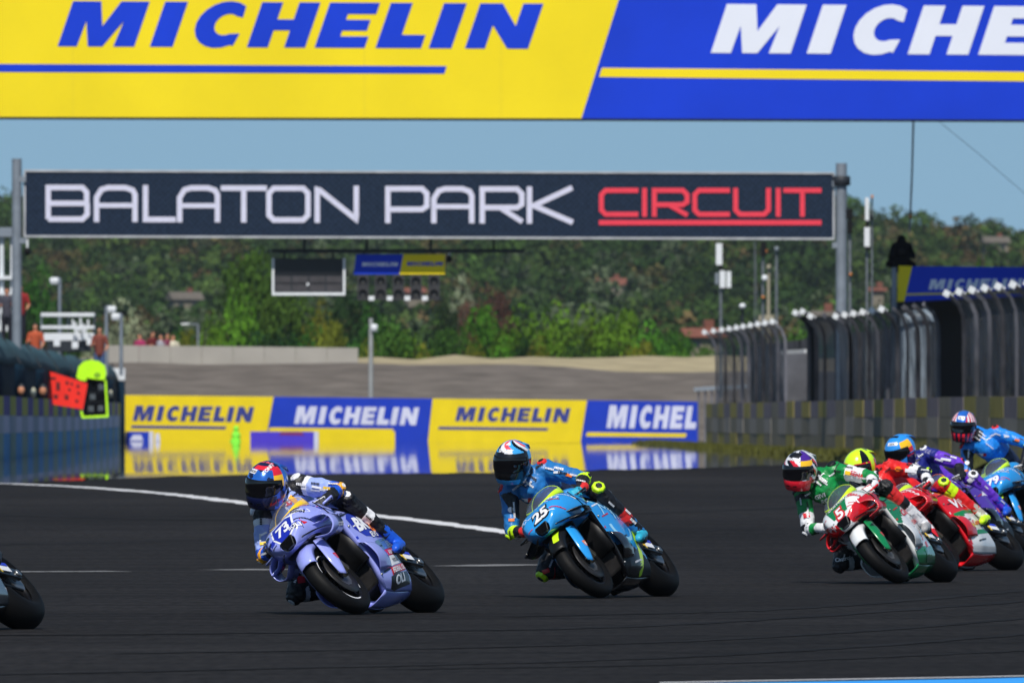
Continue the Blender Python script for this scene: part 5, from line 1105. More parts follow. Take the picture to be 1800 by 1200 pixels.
def make_helmet(par, Mh, pal):
    q = MB(); q.grid(hshell(), flip=True); o = q.build('helmet', pal['mats'], par, fixn=True); o.matrix_local = Mh
    for p in o.data.polygons: c = p.center; p.material_index = pal['fn'](math.degrees(math.atan2(c.y, c.x)), c.z, c)
    tr = bvh_of(o)
    # visor, its black frame and pivots
    def vis(off, z0, z1, a, m, nm, nz=10):
        rows = hshell(off, (z0, z1), (-a, a), nz, 30, True)
        for i, r in enumerate(rows):       # taper towards the temples
            for j, p in enumerate(r):
                k = abs(j / 30 * 2 - 1); zz = p.z; p.z = zz * (1 - .35 * k ** 3) + .0 + .012 * k ** 2
        q = MB(); q.grid(rows); return q.build(nm, m, o)
    vis(.002, -.066, .050, 84, pal.get('frame', M_blk), 'visor_frame'); vis(.0055, -.058, .042, 76, M_visor, 'visor')
    for s in (-1, 1): q = MB(); q.lathe([(s * .122, .001), (s * .134, .014), (s * .128, .02), (s * .118, .022)], (.03, 0, -.005), 'y', 16); q.build('visor_pivot', M_blk, o)
    for s_ in (-1, 1): sticker(tr, rect(.030, .010, .003 * s_), (0, s_ * .028, -.112), (0, 1, 0), (0, 0, 1), M_blk, o, 'chin_vent', .0015, .02)
    q = MB(); q.grid([[(-.05, -.075, .125), (-.04, 0, .150), (-.05, .075, .125)], [(-.13, -.075, .10), (-.13, 0, .118), (-.13, .075, .10)], [(-.20, -.055, .055), (-.215, 0, .075), (-.20, .055, .055)]]); q.build('spoiler', pal.get('spoiler', pal['mats'][0]), o, solid=.008)
    q = MB(); q.lathe([(-.155, .085), (-.17, .075), (-.165, .06)], (0, 0, 0), 'z', 24); q.build('neck_roll', M_blk, o)
    for it in pal.get('prints', []):
        k, a, az, z, u_, m = it[:6]; an = R(az); n = Vector((math.cos(an), math.sin(an), 0)); tilt = R(it[6] if len(it) > 6 else 0)
        n = (n * math.cos(tilt) + Vector((0, 0, 1)) * math.sin(tilt)).normalized(); rt = Vector((-math.sin(an), math.cos(an), 0)); upv = n.cross(rt) * 1.0
        O = Vector((0, 0, z)); upv = -rt.cross(n) if rt.cross(n).z < 0 else rt.cross(n)
        upv = n.cross(rt) if n.cross(rt).z > 0 else rt.cross(n)
        # text runs along rt when seen from outside
        if k == 't': print_text(tr, a, O, rt, upv, u_, m, o, off=.003, bold=.03, rot=it[7] if len(it) > 7 else 0)
        else: sticker(tr, a, O, rt, upv, m, o, off=.002, maxe=.02)
    return o
def glove(par, side, pal, ext=0):
    s = side; g0 = Vector((.452, s * .165, .838)); g1 = Vector((.405, s * .29, .818)); ax = (g1 - g0).normalized(); mid = g0.lerp(g1, .55)
    bk = Vector((-1, 0, .25)).normalized(); upv = Vector((.05, 0, 1))
    P = []; wrist = Vector((.335, s * .255, .86)) if s > 0 else Vector((.36, s * .265, .86))
    palm = mid + Vector((-.035, 0, .025)); P.append((tuple(wrist), tuple(palm), .033, .034, 'p')); P.append((tuple(palm - ax * .028), tuple(palm + ax * .028), .022, .022, 'p'))
    for i, ln in enumerate((1.0, 1.08, 1.02, .86)):
        c = mid + ax * (-.034 + .0235 * i) ; k0 = c + Vector((-.012, 0, .042)); k1 = c + Vector((.030 * ln, 0, .036)); k2 = c + Vector((.044 * ln, 0, .004)); k3 = c + Vector((.026, 0, -.026))
        P += [(tuple(palm + ax * (-.03 + .02 * i)), tuple(k0), .014, .0125, 'f'), (tuple(k0), tuple(k1), .0120, .0108, 'k'), (tuple(k1), tuple(k2), .0108, .0098, 'f'), (tuple(k2), tuple(k3), .0098, .0088, 'f')]
    tb = palm - ax * .045; P += [(tuple(palm - ax * .02), tuple(tb + Vector((.012, 0, -.02))), .017, .0135, 'f'), (tuple(tb + Vector((.012, 0, -.02))), tuple(tb + Vector((.035, 0, -.045))), .0125, .0105, 'f')]
    P.append((tuple(wrist + (wrist - palm) * .9), tuple(wrist), .042, .038, 'c'))
    ix = {'p': 0, 'f': 0, 'k': 1, 'c': 2}; me = body_mesh(P, .0062, pal, lambda k_, t_, C: ix[k_], 1); return link('glove', me, par)
def boot(par, knee, ankle, toe, pal):
    k, a, t = Vector(knee), Vector(ankle), Vector(toe); sh = a.lerp(k, .34); d = (t - a).normalized(); dn = (a - k).normalized()
    P = [(tuple(sh), tuple(a), .056, .045, 's'), (tuple(a + dn * .03), tuple(t), .044, .034, 'f'), (tuple(a + dn * .045 - d * .03), tuple(a + dn * .05 + d * .12), .026, .03, 'o'), (tuple(t - d * .03), tuple(t + d * .02), .033, .028, 't')]
    ix = {'s': 0, 'f': 1, 'o': 2, 't': 1}; return link('boot', body_mesh(P, .010, pal, lambda k_, t_, C: ix[k_], 2), par)
POSE = dict(pel=(-.29, -.08, .955), chest=(.02, -.045, 1.135), shL=(.05, .12, 1.145), shR=(.115, -.205, 1.19), elL=(.125, .31, .905), wrL=(.335, .255, .86), elR=(.22, -.385, .945), wrR=(.36, -.265, .86),
            hipL=(-.29, .01, .92), knL=(.03, .262, .825), anL=(-.275, .245, .43), toL=(-.12, .255, .365), hipR=(-.25, -.18, .88), knR=(.11, -.44, .61), anR=(-.27, -.225, .44), toR=(-.13, -.255, .38), neck=(.17, -.02, 1.215), head=(.30, .018, 1.268))
def make_rider(Mx, label, pal, pose=None, yaw_h=20, tilt_h=-10, pitch_h=8, group='riders in leathers on the motorcycles'):
    J = dict(POSE); J.update(pose or {}); t = bpy.data.objects.new('person', None); COL.objects.link(t); t.matrix_world = Mx; t.empty_display_size = .2; tag(t, label, 'person', group)
    V = {k: Vector(v) for k, v in J.items()}; T = lambda a: tuple(a)
    spine = V['pel'].lerp(V['chest'], .5) + Vector((-.02, 0, .055))
    P = [(J['pel'], (.15, .155, .135), None, 'pelvis'), (T(V['pel']), T(spine), .145, .150, 'back'), (T(spine), T(V['chest']), .150, .160, 'torso'), (T(V['chest']), T(V['chest'] + Vector((.07, 0, -.03))), .155, .13, 'torso'),
         (T(V['shL']), T(V['shR']), .083, .083, 'shoulder'), (T(V['chest'].lerp(V['neck'], .3)), T(V['head'] + Vector((-.05, 0, -.04))), .085, .07, 'neck'),
         (T(V['chest'] + Vector((-.02, 0, .09))), T(V['neck'] + Vector((-.05, 0, .055))), .075, .06, 'hump'),
         (J['shL'], J['elL'], .078, .058, 'uaL'), (J['elL'], J['wrL'], .058, .038, 'faL'), (J['shR'], J['elR'], .078, .058, 'uaR'), (J['elR'], J['wrR'], .058, .038, 'faR'),
         (J['hipL'], J['knL'], .105, .078, 'thL'), (J['knL'], J['anL'], .074, .048, 'snL'), (J['hipR'], J['knR'], .105, .078, 'thR'), (J['knR'], J['anR'], .074, .048, 'snR')]
    S = pal['suit']
    def slots(k, t_, C):
        rule = S.get(k) or S.get(k[:2]) or S['torso']; r = np.zeros(len(C), int)
        if callable(rule): return rule(t_, C)
        for tm, sl_ in reversed(rule): r[t_ <= tm] = sl_
        return r
    me = body_mesh(P, .0085, pal['lm'], slots, 4); 
    o = link('leather_suit', me, t); tr = bvh_of(o)
    tx = bpy.data.textures.get('creases') or bpy.data.textures.new('creases', 'CLOUDS'); tx.noise_scale = .07; dm = o.modifiers.new('creases', 'DISPLACE'); dm.texture = tx; dm.strength = .024; dm.mid_level = .5
    # helmet turned in the world: face towards the bend, nearly upright
    yw = R(yaw_h); fw_ = Vector((-math.sin(yw), -math.cos(yw), -math.sin(R(pitch_h)))).normalized(); rl = R(tilt_h); lf = Vector((math.cos(yw), -math.sin(yw), 0)); upw = lf.cross(fw_) * -1
    upw = fw_.cross(lf) if fw_.cross(lf).z > 0 else lf.cross(fw_)
    lf2 = lf * math.cos(rl) + upw * math.sin(rl); up2 = upw * math.cos(rl) - lf * math.sin(rl)
    Rw = Matrix((fw_, lf2, up2)).transposed(); Rl = Mx.to_3x3().inverted() @ Rw; Mh = (Rl.normalized() * 1.07).to_4x4() if False else (Mx.to_3x3().normalized().inverted() @ Rw * 1.06).to_4x4(); Mh.translation = V['head']
    make_helmet(t, Mh, pal['helmet'])
    gl = glove(t, 1, pal['glove']); gr = glove(t, -1, pal['glove'])
    if 'wrL' in (pose or {}): pass
    boot(t, J['knL'], J['anL'], J['toL'], pal['boot']); boot(t, J['knR'], J['anR'], J['toR'], pal['boot'])
    # sliders and pads
    def pad(c, out, r, m, nm, depth=.02):
        q = MB(); q.lathe([(0, .001), (0, r * .62), (-.003, r * .8), (-.010, r * .92), (-depth - .012, r)], (0, 0, 0), 'z', 8, smooth=False); p = q.build(nm, m, t); d = Vector(out).normalized(); p.rotation_euler = d.to_track_quat('Z', 'Y').to_euler(); p.location = Vector(c)
        q = MB(); q.lathe([(.004, .001), (.004, r * .48), (-.002, r * .52)], (0, 0, 0), 'z', 7, smooth=False); q.build('pad_insert', pal.get('pad2', M_leaB), p); return p
    kd = Vector((.55, .6, .2)); pad(V['knL'] + kd.normalized() * .079, kd, .058, pal['pad'], 'knee_slider')
    kd = Vector((.5, -.8, -.35)); pad(V['knR'] + kd.normalized() * .079, kd, .058, pal['pad'], 'knee_slider')
    kd = Vector((.2, .9, -.2)); pad(V['elL'] + kd.normalized() * .062, kd, .036, pal.get('epad', pal['pad']), 'elbow_slider'); kd = Vector((.3, -.9, -.3)); pad(V['elR'] + kd.normalized() * .062, kd, .036, pal.get('epad', pal['pad']), 'elbow_slider')
    kd = Vector((.5, .3, .8)); pad(V['shL'] + kd.normalized() * .088, kd, .045, pal.get('spad', pal['pad']), 'shoulder_cup'); kd = Vector((.5, -.4, .8)); pad(V['shR'] + kd.normalized() * .088, kd, .045, pal.get('spad', pal['pad']), 'shoulder_cup')
    # prints on the leather, laid on along the outward side that faces the road ahead
    Mi = Mx.to_3x3().inverted(); u = (Mi @ Vector((1, 0, 0))).normalized(); v = (Mi @ Vector((0, 0, 1))).normalized()
    for it in pal.get('prints', []):
        k, what, bone, tt, size, m = it[:6]; rot = it[6] if len(it) > 6 else 0; a, b = bone; O = V[a].lerp(V[b], tt) + (u * it[7][0] + v * it[7][1] if len(it) > 7 else Vector((0, 0, 0)))
        if k == 't': print_text(tr, what, O, u, v, size, m, o, off=.009, rot=rot, bold=.03)
        else:
            c, sn = math.cos(R(rot)), math.sin(R(rot)); poly = [(x * c - y * sn, x * sn + y * c) for x, y in what]; sticker(tr, poly, O, u, v, m, o, off=.008, maxe=.03)
    gr_ = random.Random(len(label)); mk = pal.get('marks', [leather('white', (222, 222, 226)), M_leaB])
    for a, b, n_, w_ in (('shL', 'elL', 5, .06), ('shR', 'elR', 5, .055), ('elR', 'wrR', 2, .04), ('neck', 'chest', 4, .09), ('shL', 'shR', 4, .06), ('hipL', 'knL', 3, .06), ('knL', 'anL', 4, .05), ('hipR', 'knR', 3, .06)):
        for i in range(n_):
            O = V[a].lerp(V[b], (i + .5) / n_) + u * gr_.uniform(-.03, .03) + v * gr_.uniform(-.05, .05); ax_ = Mx.to_3x3() @ (V[b] - V[a]); rot = math.degrees(math.atan2(ax_.z, ax_.x)); rot = (rot + 90) % 180 - 90
            x_ = -w_ / 2; V_ = []; T_ = []; h_ = gr_.uniform(.010, .016); c_, s_ = math.cos(R(rot)), math.sin(R(rot))
            while x_ < w_ / 2: b_ = gr_.uniform(.4, .9) * h_; k_ = len(V_); V_ += [(p * c_ - e * s_, p * s_ + e * c_) for p, e in ((x_, -h_ / 2), (x_ + b_, -h_ / 2), (x_ + b_, h_ / 2), (x_, h_ / 2))]; T_ += [(k_, k_ + 1, k_ + 2), (k_, k_ + 2, k_ + 3)]; x_ += b_ + h_ * .2
            project(tr, V_, T_, O, u, v, gr_.choice(mk), o, 'sponsor_mark', .009, .05)
    # stretch panels' seams: thin dark cords along the limbs
    return t
# ================================================================== THE FIELD
def rp(w, h, sk=0): return rect(w, h, sk)
def poly(*pts): return list(pts)
def shift(dy, dz, hy=0, hz_=0):       # the same crouch with the upper body moved within the bike's frame
    d = {}
    for k, w in (('pel', .2), ('chest', 1), ('shL', 1), ('shR', 1), ('neck', 1.2), ('head', 1), ('elL', .6), ('elR', .6)):
        x, y, z = POSE[k]; e = 1 if k == 'head' else 0; d[k] = (x, y + dy * w + hy * e, z + dz * w + hz_ * e)
    return d
# ---- 73, lavender and blue
LAV = paint('lavender', (150, 158, 232)); BL = paint('royal_blue', (22, 38, 170)); TE = paint('slate_teal', (92, 128, 158)); BK = paint('black', (18, 18, 22))
def side73(c): return 0
def SA(x0, z0, pts): return [(x0 - x, z - z0) for x, z in pts]
def band(zc, h, m, x0=.13, x1=-.24, z=.0, off=.003): return ('s', SA(-.05, .3, [(x0, zc - h / 2 - .03), (x1, zc - h / 2 + .03), (x1, zc + h / 2 + .03), (x0, zc + h / 2 - .03)]), -.05, .3, m, off)
def T(s_, x, z, h, m, w, rot=9, bold=.03): return ('T', s_, x, z, h, m, w, rot, bold)
pal73 = dict(A=LAV, B=LAV, C=LAV, D=BL, rim=P_white, nosefn=lambda c: False, sidefn=side73, edge=P_yel, wing='loop', fins=(.05, -.05), swing=M_carbon, lip=LAV,
  side=[('s', SA(.1, .6, [(.33, .66), (.24, .73), (.06, .69), (-.18, .535), (-.17, .50), (.06, .485), (.20, .50), (.30, .58)]), .1, .6, BL),
        T('BK', .15, .61, .105, P_white, .22, 4, .05), T('8', -.01, .60, .125, P_orange, .12, 4, .03), T('EVS', .04, .515, .045, P_white, .16, 6),
        T('DUCATI', .40, .70, .028, P_black, .15, 0), ('s', rp(.06, .04, .02), .47, .69, P_black),
        band(.435, .085, TE), band(.365, .05, P_red), T('ASPAR', -.08, .368, .032, P_white, .2), band(.302, .07, P_white), T('NUOLLO', -.08, .305, .026, P_black, .2), band(.235, .05, P_red), T('FEDERAL OIL', -.06, .238, .034, P_white, .34),
        band(.165, .08, P_black, .16, -.28), T('OLI', -.02, .17, .05, P_white, .24)],
  marks=[P_white, P_white, P_blue, P_black],
  nose=[('s', poly((-.10, .10), (.055, .105), (.115, .06), (.10, -.065), (.035, -.108), (-.06, -.105), (-.10, -.02)), .86, .015, .775, P_white), ('s', rp(.10, .05, .02), .72, .165, .775, P_white), ('s', rp(.10, .045, .02), .84, -.12, .72, BL), ('s', poly((-.085, .085), (.045, .09), (.10, .05), (.085, -.06), (.02, -.10), (-.05, -.095), (-.085, -.02)), .86, .015, .775, BL, None, None, .004), ('t', '73', .86, .02, .78, (.092, P_white, .04, .006)),
        ('t', 'nibol', .76, .150, .80, (.034, P_black), (0, .8, -.35)), ('s', [(a, b) for a, b in arc(0, 0, .034, .026, 0, 345, 16)], .74, .145, .855, P_black), ('t', 'estrella', .74, .145, .855, (.014, P_white, .01, .006)),
        ('s', rp(.11, .045, .01), .84, .125, .690, P_black, (0, .9, .0)), ('t', 'BOLLI', .84, .115, .690, (.03, P_white, .02, .007)), ('s', rp(.035, .045), .82, .175, .705, P_red),
        ('s', [(a, b) for a, b in arc(0, 0, .036, .028, 0, 345, 16)], .80, -.14, .80, P_black), ('t', 'nibol', .84, -.145, .74, (.026, P_black)), ('s', rp(.08, .028), .66, .17, .90, P_yel), ('t', 'MARKING', .66, .17, .90, (.014, P_blue, .01, .006)), ('s', rp(.08, .03), .74, -.13, .865, P_yel), ('s', rp(.07, .025), .62, .2, .83, P_pink)],
  lobe=[('s', (.05, .05), P_red)], fendtxt=[], guard=LAV)
t73, M73 = make_bike(pal73, 'lavender and blue racing motorcycle number 73, leaning left at the front of the field', 639, 94.0, 20.5, 45)
L_lav = leather('lavender', (150, 168, 228)); L_wht = leather('white', (222, 222, 226)); L_blu = leather('blue', (24, 84, 200)); L_yel = leather('amber', (240, 170, 40)); L_nav = leather('navy', (26, 34, 62))
H_chr = mat('helmet_chrome_blue', (40, 110, 210), .22, .35, var=.3, scale=9, coat=.7); H_yel = mat('helmet_yellow', (245, 190, 30), .25, coat=.6, var=.03); H_red = mat('helmet_red', (215, 30, 50), .25, coat=.6, var=.05); H_nav = mat('helmet_navy', (14, 22, 60), .25, coat=.6, var=.05)
H_wht = mat('helmet_white', (226, 228, 236), .25, coat=.6, var=.04); H_blk = mat('helmet_black', (12, 12, 15), .22, coat=.6, var=.05); H_pur = mat('helmet_purple', (70, 34, 140), .25, coat=.6, var=.1); H_lime = mat('helmet_lime', (206, 250, 30), .25, coat=.6, var=.03); H_cy = mat('helmet_sky_blue', (40, 140, 226), .25, coat=.6, var=.04); H_pink = mat('helmet_coral', (240, 80, 90), .25, coat=.6, var=.05); H_cor = H_pink
def h73(az, z, c):
    w = math.sin(az * .13 + z * 60) + math.sin(az * .07 - z * 35)
    if 48 < az < 92 and .0 < z < .125: return 1 if c.z < .075 + .3 * (c.y - .09) else 2
    if z > .115 and c.x > 0: return 2 if abs(az - 20) < 50 and z < .135 else 3
    if z < -.06: return 3 if abs(az) < 60 or w > .5 else 0
    return 0 if w < .7 else 3
hel73 = dict(mats=[H_chr, H_yel, H_red, H_nav], fn=h73, prints=[('s', rp(.065, .030), -22, .066, 0, P_white, 14), ('t', 'SHOEI', -22, .066, .016, P_black, 14), ('t', 'TONIT', 30, .082, .024, P_white, 22, 50), ('t', 'Red Bull', 62, -.085, .026, P_red, -5, 20), ('t', 'Red Bull', 0, .118, .022, P_pink, 45)])
k3 = lambda a, b, c: [(a, 0), (b, 1), (c, 2)]
pal_s73 = dict(lm=[L_lav, M_leaB, L_wht, L_blu, L_yel], helmet=hel73, glove=[M_leaB, L_wht, M_leaB], boot=[L_blu, L_blu, M_leaB], pad=M_leaB, pad2=L_wht, epad=L_yel, spad=L_wht,
  suit=dict(torso=lambda t_, C: np.where(C[:, 1] > -.03, 0, np.where(C[:, 1] < -.2, 1, 0)), pelvis=[(2, 1)], back=[(2, 1)], shoulder=lambda t_, C: np.where(t_ < .2, 1, np.where(t_ > .8, 1, 0)), neck=[(2, 1)], hump=[(2, 0)],
   uaL=[(.18, 1), (.30, 2), (.85, 0), (2, 3)], faL=[(.15, 4), (.45, 3), (2, 1)], uaR=[(.2, 1), (.35, 2), (.9, 0), (2, 3)], faR=[(.2, 4), (.5, 3), (2, 1)], thL=[(2, 1)], snL=[(.3, 1), (.45, 2), (.8, 1), (2, 3)], thR=[(.55, 0), (.62, 2), (2, 1)], snR=[(.15, 2), (2, 1)]),
  prints=[('s', rp(.07, .014), ('shL', 'elL'), .45, 0, P_white, -10), ('s', rp(.05, .02), ('shL', 'elL'), .72, 0, P_yel, -10), ('s', rp(.05, .014), ('shR', 'elR'), .5, 0, P_white, 30), ('s', rp(.05, .02), ('shR', 'elR'), .72, 0, P_yel, 10), ('s', rp(.07, .03), ('neck', 'chest'), .4, 0, P_red, 20, (.05, -.05)), ('s', rp(.06, .03), ('neck', 'chest'), .4, 0, L_yel, -40, (.09, -.02)), ('s', rp(.05, .05), ('hipR', 'knR'), .75, 0, P_red, 10)])
make_rider(M73, 'rider in lavender and black leathers with a blue helmet on the number 73', pal_s73, yaw_h=28, tilt_h=-8, pitch_h=10, pose=shift(-.015, .0))
# ---- 25, sky blue
SKY = paint('sky_blue', (40, 150, 226)); LIME = P_lime; NVY = paint('deep_blue', (18, 70, 150))
P_pale = printed('pale_blue', (150, 205, 235))
pal25 = dict(A=SKY, B=SKY, C=SKY, D=NVY, rim=M_rim, nosefn=lambda c: False, sidefn=lambda c: 0 if c.z > .27 + .2 * (c.x + .1) else 3, edge=P_lime, wing='blade', wingm=M_carbon, wingm2=M_carbon, fend=M_black, fendedge=P_lime, fend2=SKY, lip=BK, belly=BK, duct=BK, tank=SKY, tail=BK, swb=1,
  side=[T('M', .19, .655, .11, P_pale, .16, 0, -.01), T('III', .02, .60, .09, P_pale, .17, 0, -.01), ('s', [(a * 1.6, b) for a, b in arc(0, 0, .13, .16, 180, 345, 20)] + [(a * 1.6, b) for a, b in arc(0, 0, .105, .13, 345, 180, 20)], .05, .52, P_pale), ('s', SA(0, .3, [(.03, .10), (-.07, .12), (-.25, .44), (-.19, .47), (-.10, .36)]), 0, .3, P_lime, .003), ('s', SA(0, .2, [(.2, .22), (-.05, .30), (-.12, .14), (.2, .10)]), 0, .2, P_black, .0025)],
  nose=[('t', '25', .86, .035, .775, (.112, P_black, .10, .0035)), ('t', '25', .86, .035, .775, (.106, P_white, .04, .006)), ('t', 'aprilia', .78, .04, .855, (.028, printed('pale_blue', (120, 200, 240)))),
        ('s', [(a, b) for a, b in arc(0, 0, .052, .036, 0, 340, 20)] + [(a, b) for a, b in arc(0, 0, .044, .029, 340, 0, 20)], .74, .145, .84, P_white), ('t', 'M', .74, .145, .84, (.035, P_white, .01)), ('s', [(a, b) for a, b in arc(0, 0, .05, .036, 0, 340, 20)] + [(a, b) for a, b in arc(0, 0, .042, .029, 340, 0, 20)], .78, -.145, .80, P_white), ('t', 'M', .78, -.145, .80, (.032, P_white, .01))],
  lobe=[('s', (.06, .05), P_orange), ('s', (.035, .03), P_white)], guard=BK)
t25, M25 = make_bike(pal25, 'sky blue racing motorcycle number 25 with lime screen edging, second of the field', 1065, 103.4, 21, 40)
L_sky = leather('steel_blue', (34, 110, 176)); L_lime = leather('lime', (196, 240, 20)); L_red = leather('red', (214, 44, 44)); L_cy = leather('cyan', (40, 160, 190))
def h25(az, z, c):
    k = int((az + 360) / 24 + z * 38) % 4
    if z < -.115 and abs(az) < 50: return 0
    if z < .078: return 1 if abs(az) < 95 else (0 if z > .02 else 1)
    return (0, 1, 2, 3)[k] if k != 3 or c.z > .11 else 0
hel25 = dict(mats=[mat('helmet_azure', (60, 160, 226), .25, coat=.6, var=.05), H_blk, H_wht, H_pink], fn=h25, frame=M_blk, prints=[('t', 'SHARK', 0, .062, .026, P_white, 15), ('s', poly((-.02, -.01), (.02, -.01), (0, .025)), 0, .092, 0, P_white, 30)])
pal_s25 = dict(lm=[L_sky, M_leaB, L_lime, L_red, L_nav], helmet=hel25, glove=[L_cy, L_cy, L_red], boot=[M_leaB, L_cy, M_leaB], pad=L_lime, epad=L_lime, spad=L_red,
  suit=dict(torso=[(2, 0)], pelvis=[(2, 1)], back=[(2, 4)], shoulder=[(2, 0)], neck=[(2, 1)], hump=[(2, 0)], uaL=lambda t_, C: np.where(C[:, 2] > 1.16 - .26 * t_, 0, 1), faL=[(.18, 2), (.5, 1), (2, 1)], uaR=lambda t_, C: np.where(C[:, 1] < -.33, 0, 1), faR=[(.3, 2), (.6, 1), (2, 3)],
   thL=[(2, 1)], snL=[(.5, 1), (.75, 3), (2, 0)], thR=[(.8, 1), (2, 1)], snR=[(.1, 3), (2, 1)]),
  prints=[('s', rp(.05, .016), ('shL', 'elL'), .3, 0, P_white, 0), ('s', rp(.05, .02), ('shL', 'elL'), .62, 0, P_orange, -15), ('s', [(a, b) for a, b in arc(0, 0, .022, .022, 0, 340, 14)], ('shR', 'elR'), .45, 0, P_white), ('s', rp(.04, .02), ('shR', 'elR'), .7, 0, P_orange, 0), ('s', rp(.05, .025), ('neck', 'chest'), .5, 0, P_white, 0, (-.01, -.16)), ('s', rp(.03, .03), ('neck', 'chest'), .5, 0, P_red, 0, (.03, -.16)), ('s', rp(.05, .03), ('hipR', 'knR'), 1.0, 0, P_red, 20)])
make_rider(M25, 'rider in steel blue and black leathers on the sky blue number 25', pal_s25, yaw_h=24, tilt_h=-6, pitch_h=12, pose=shift(-.07, .085, .01, .05))
# ---- 5, white green and red
WH = paint('white', (226, 228, 230)); GR = paint('racing_green', (10, 124, 70)); RD = paint('racing_red', (208, 26, 38))
def side5(c):
    if c.z > .50 + .9 * (.22 - c.x) and c.x > .05: return 1
    if c.z < .22: return 1
    return 0
pal5 = dict(A=WH, B=WH, C=GR, D=RD, noseB=RD, marks=[P_red, P_red, P_green, P_black], rim=M_rim, nosefn=lambda c: c.z < .775 - .5 * (.19 - abs(c.y)) and abs(c.y) > .06, sidefn=side5, edge=P_lime, wing='blade2', wingm=RD, fend=WH, fend2=GR, lip=WH, duct=WH, belly=GR, tank=WH, tail=WH,
  side=[T('Castrol', .0, .575, .06, P_red, .36), ('s', SA(0, .4, [(.10, .34), (.0, .36), (.02, .28), (.12, .26)]), 0, .4, P_red), ('s', SA(0, .3, [(.0, .26), (-.10, .28), (-.08, .20), (.02, .18)]), 0, .3, P_red), T('SENA', -.08, .47, .04, P_red, .22), ('s', SA(0, .6, [(.42, .68), (.25, .77), (-.05, .67), (.05, .62), (.25, .66)]), 0, .6, GR), ('s', SA(0, .2, [(.1, .20), (-.3, .26), (-.34, .16), (.05, .11)]), 0, .2, GR, .004)],
  nose=[('s', poly((-.115, .10), (.115, .10), (.085, -.075), (-.07, -.075)), .85, .01, .80, GR), ('t', '5', .87, .015, .755, (.125, P_red, .10, .0045)), ('t', '5', .87, .015, .755, (.112, P_white, .03, .007)), ('t', 'CUSTOM', .79, .02, .86, (.034, P_white)), ('t', 'SENA', .72, .165, .80, (.034, P_red), (0, .7, -.5)), ('t', 'GIVI', .78, .185, .73, (.036, P_white)), ('t', 'SENA', .88, -.11, .715, (.028, P_white)), ('t', 'GIVI', .88, -.12, .67, (.030, P_white)), ('s', rp(.03, .025), .70, .16, .86, P_orange), ('s', rp(.05, .03), .70, -.15, .86, P_yel)],
  lobe=[('s', (.045, .045), P_red)], fendtxt=[('5', P_red, (1.02, 0, .42), .07)], guard=RD)
t5, M5 = make_bike(pal5, 'white, green and red racing motorcycle number 5, leading the bunch at the right', 1589, 113.3, 18, 43)
L_grn = leather('green', (14, 130, 62))
def h5(az, z, c):
    if z > .02 and 25 < az < 80: return 1 if c.z > .03 + .5 * (c.y - .08) and c.z < .09 else 2
    if z < -.07: return 4 if abs(az) < 70 else 3
    k = int((az + 360) / 17 + z * 30) % 3
    return (0, 3, 4)[k] if z < .09 else (0, 0, 3)[k]
hel5 = dict(mats=[H_wht, H_yel, H_pur, H_blk, H_red], fn=h5, frame=H_blk, prints=[('s', rp(.10, .05), -8, .088, 0, P_black, 25), ('t', 'SHARK', -8, .066, .022, P_white, 15), ('t', 'Red Bull', 60, -.08, .026, P_red, -5, 15)])
pal_s5 = dict(lm=[L_grn, M_leaB, L_wht, L_red, L_nav], helmet=hel5, glove=[L_wht, L_red, L_wht], boot=[L_wht, leather('grey', (150, 150, 152)), M_leaB], pad=M_leaB, epad=L_wht, spad=M_leaB,
  suit=dict(torso=[(2, 0)], pelvis=[(2, 1)], back=[(2, 1)], shoulder=[(2, 0)], neck=[(2, 1)], hump=[(2, 0)], uaL=[(.12, 1), (.35, 0), (.8, 2), (2, 0)], faL=[(.3, 0), (.6, 2), (2, 1)], uaR=[(.25, 1), (.6, 0), (.9, 2), (2, 1)], faR=[(.25, 2), (.5, 0), (2, 2)], thL=[(2, 1)], snL=[(.35, 3), (.5, 1), (2, 2)], thR=[(.6, 0), (2, 1)], snR=[(.2, 2), (2, 1)]),
  prints=[('t', 'SENA', ('shL', 'elL'), .6, .035, P_red, -20), ('t', 'GIVI', ('neck', 'chest'), .5, .035, P_white, 20, (.02, -.13)), ('t', 'RC', ('neck', 'chest'), .5, .035, P_white, 20, (.06, -.17)), ('s', rp(.05, .03), ('shL', 'elL'), .35, 0, P_yel, -10), ('s', rp(.05, .04), ('shR', 'elR'), .62, 0, P_red, 10), ('t', 'Castrol', ('hipR', 'knR'), .9, .03, P_white, 10)])
make_rider(M5, 'rider in green and white leathers with a white and purple helmet on the number 5', pal_s5, yaw_h=26, tilt_h=-6, pitch_h=10, pose=shift(-.075, .09, -.06, .05))
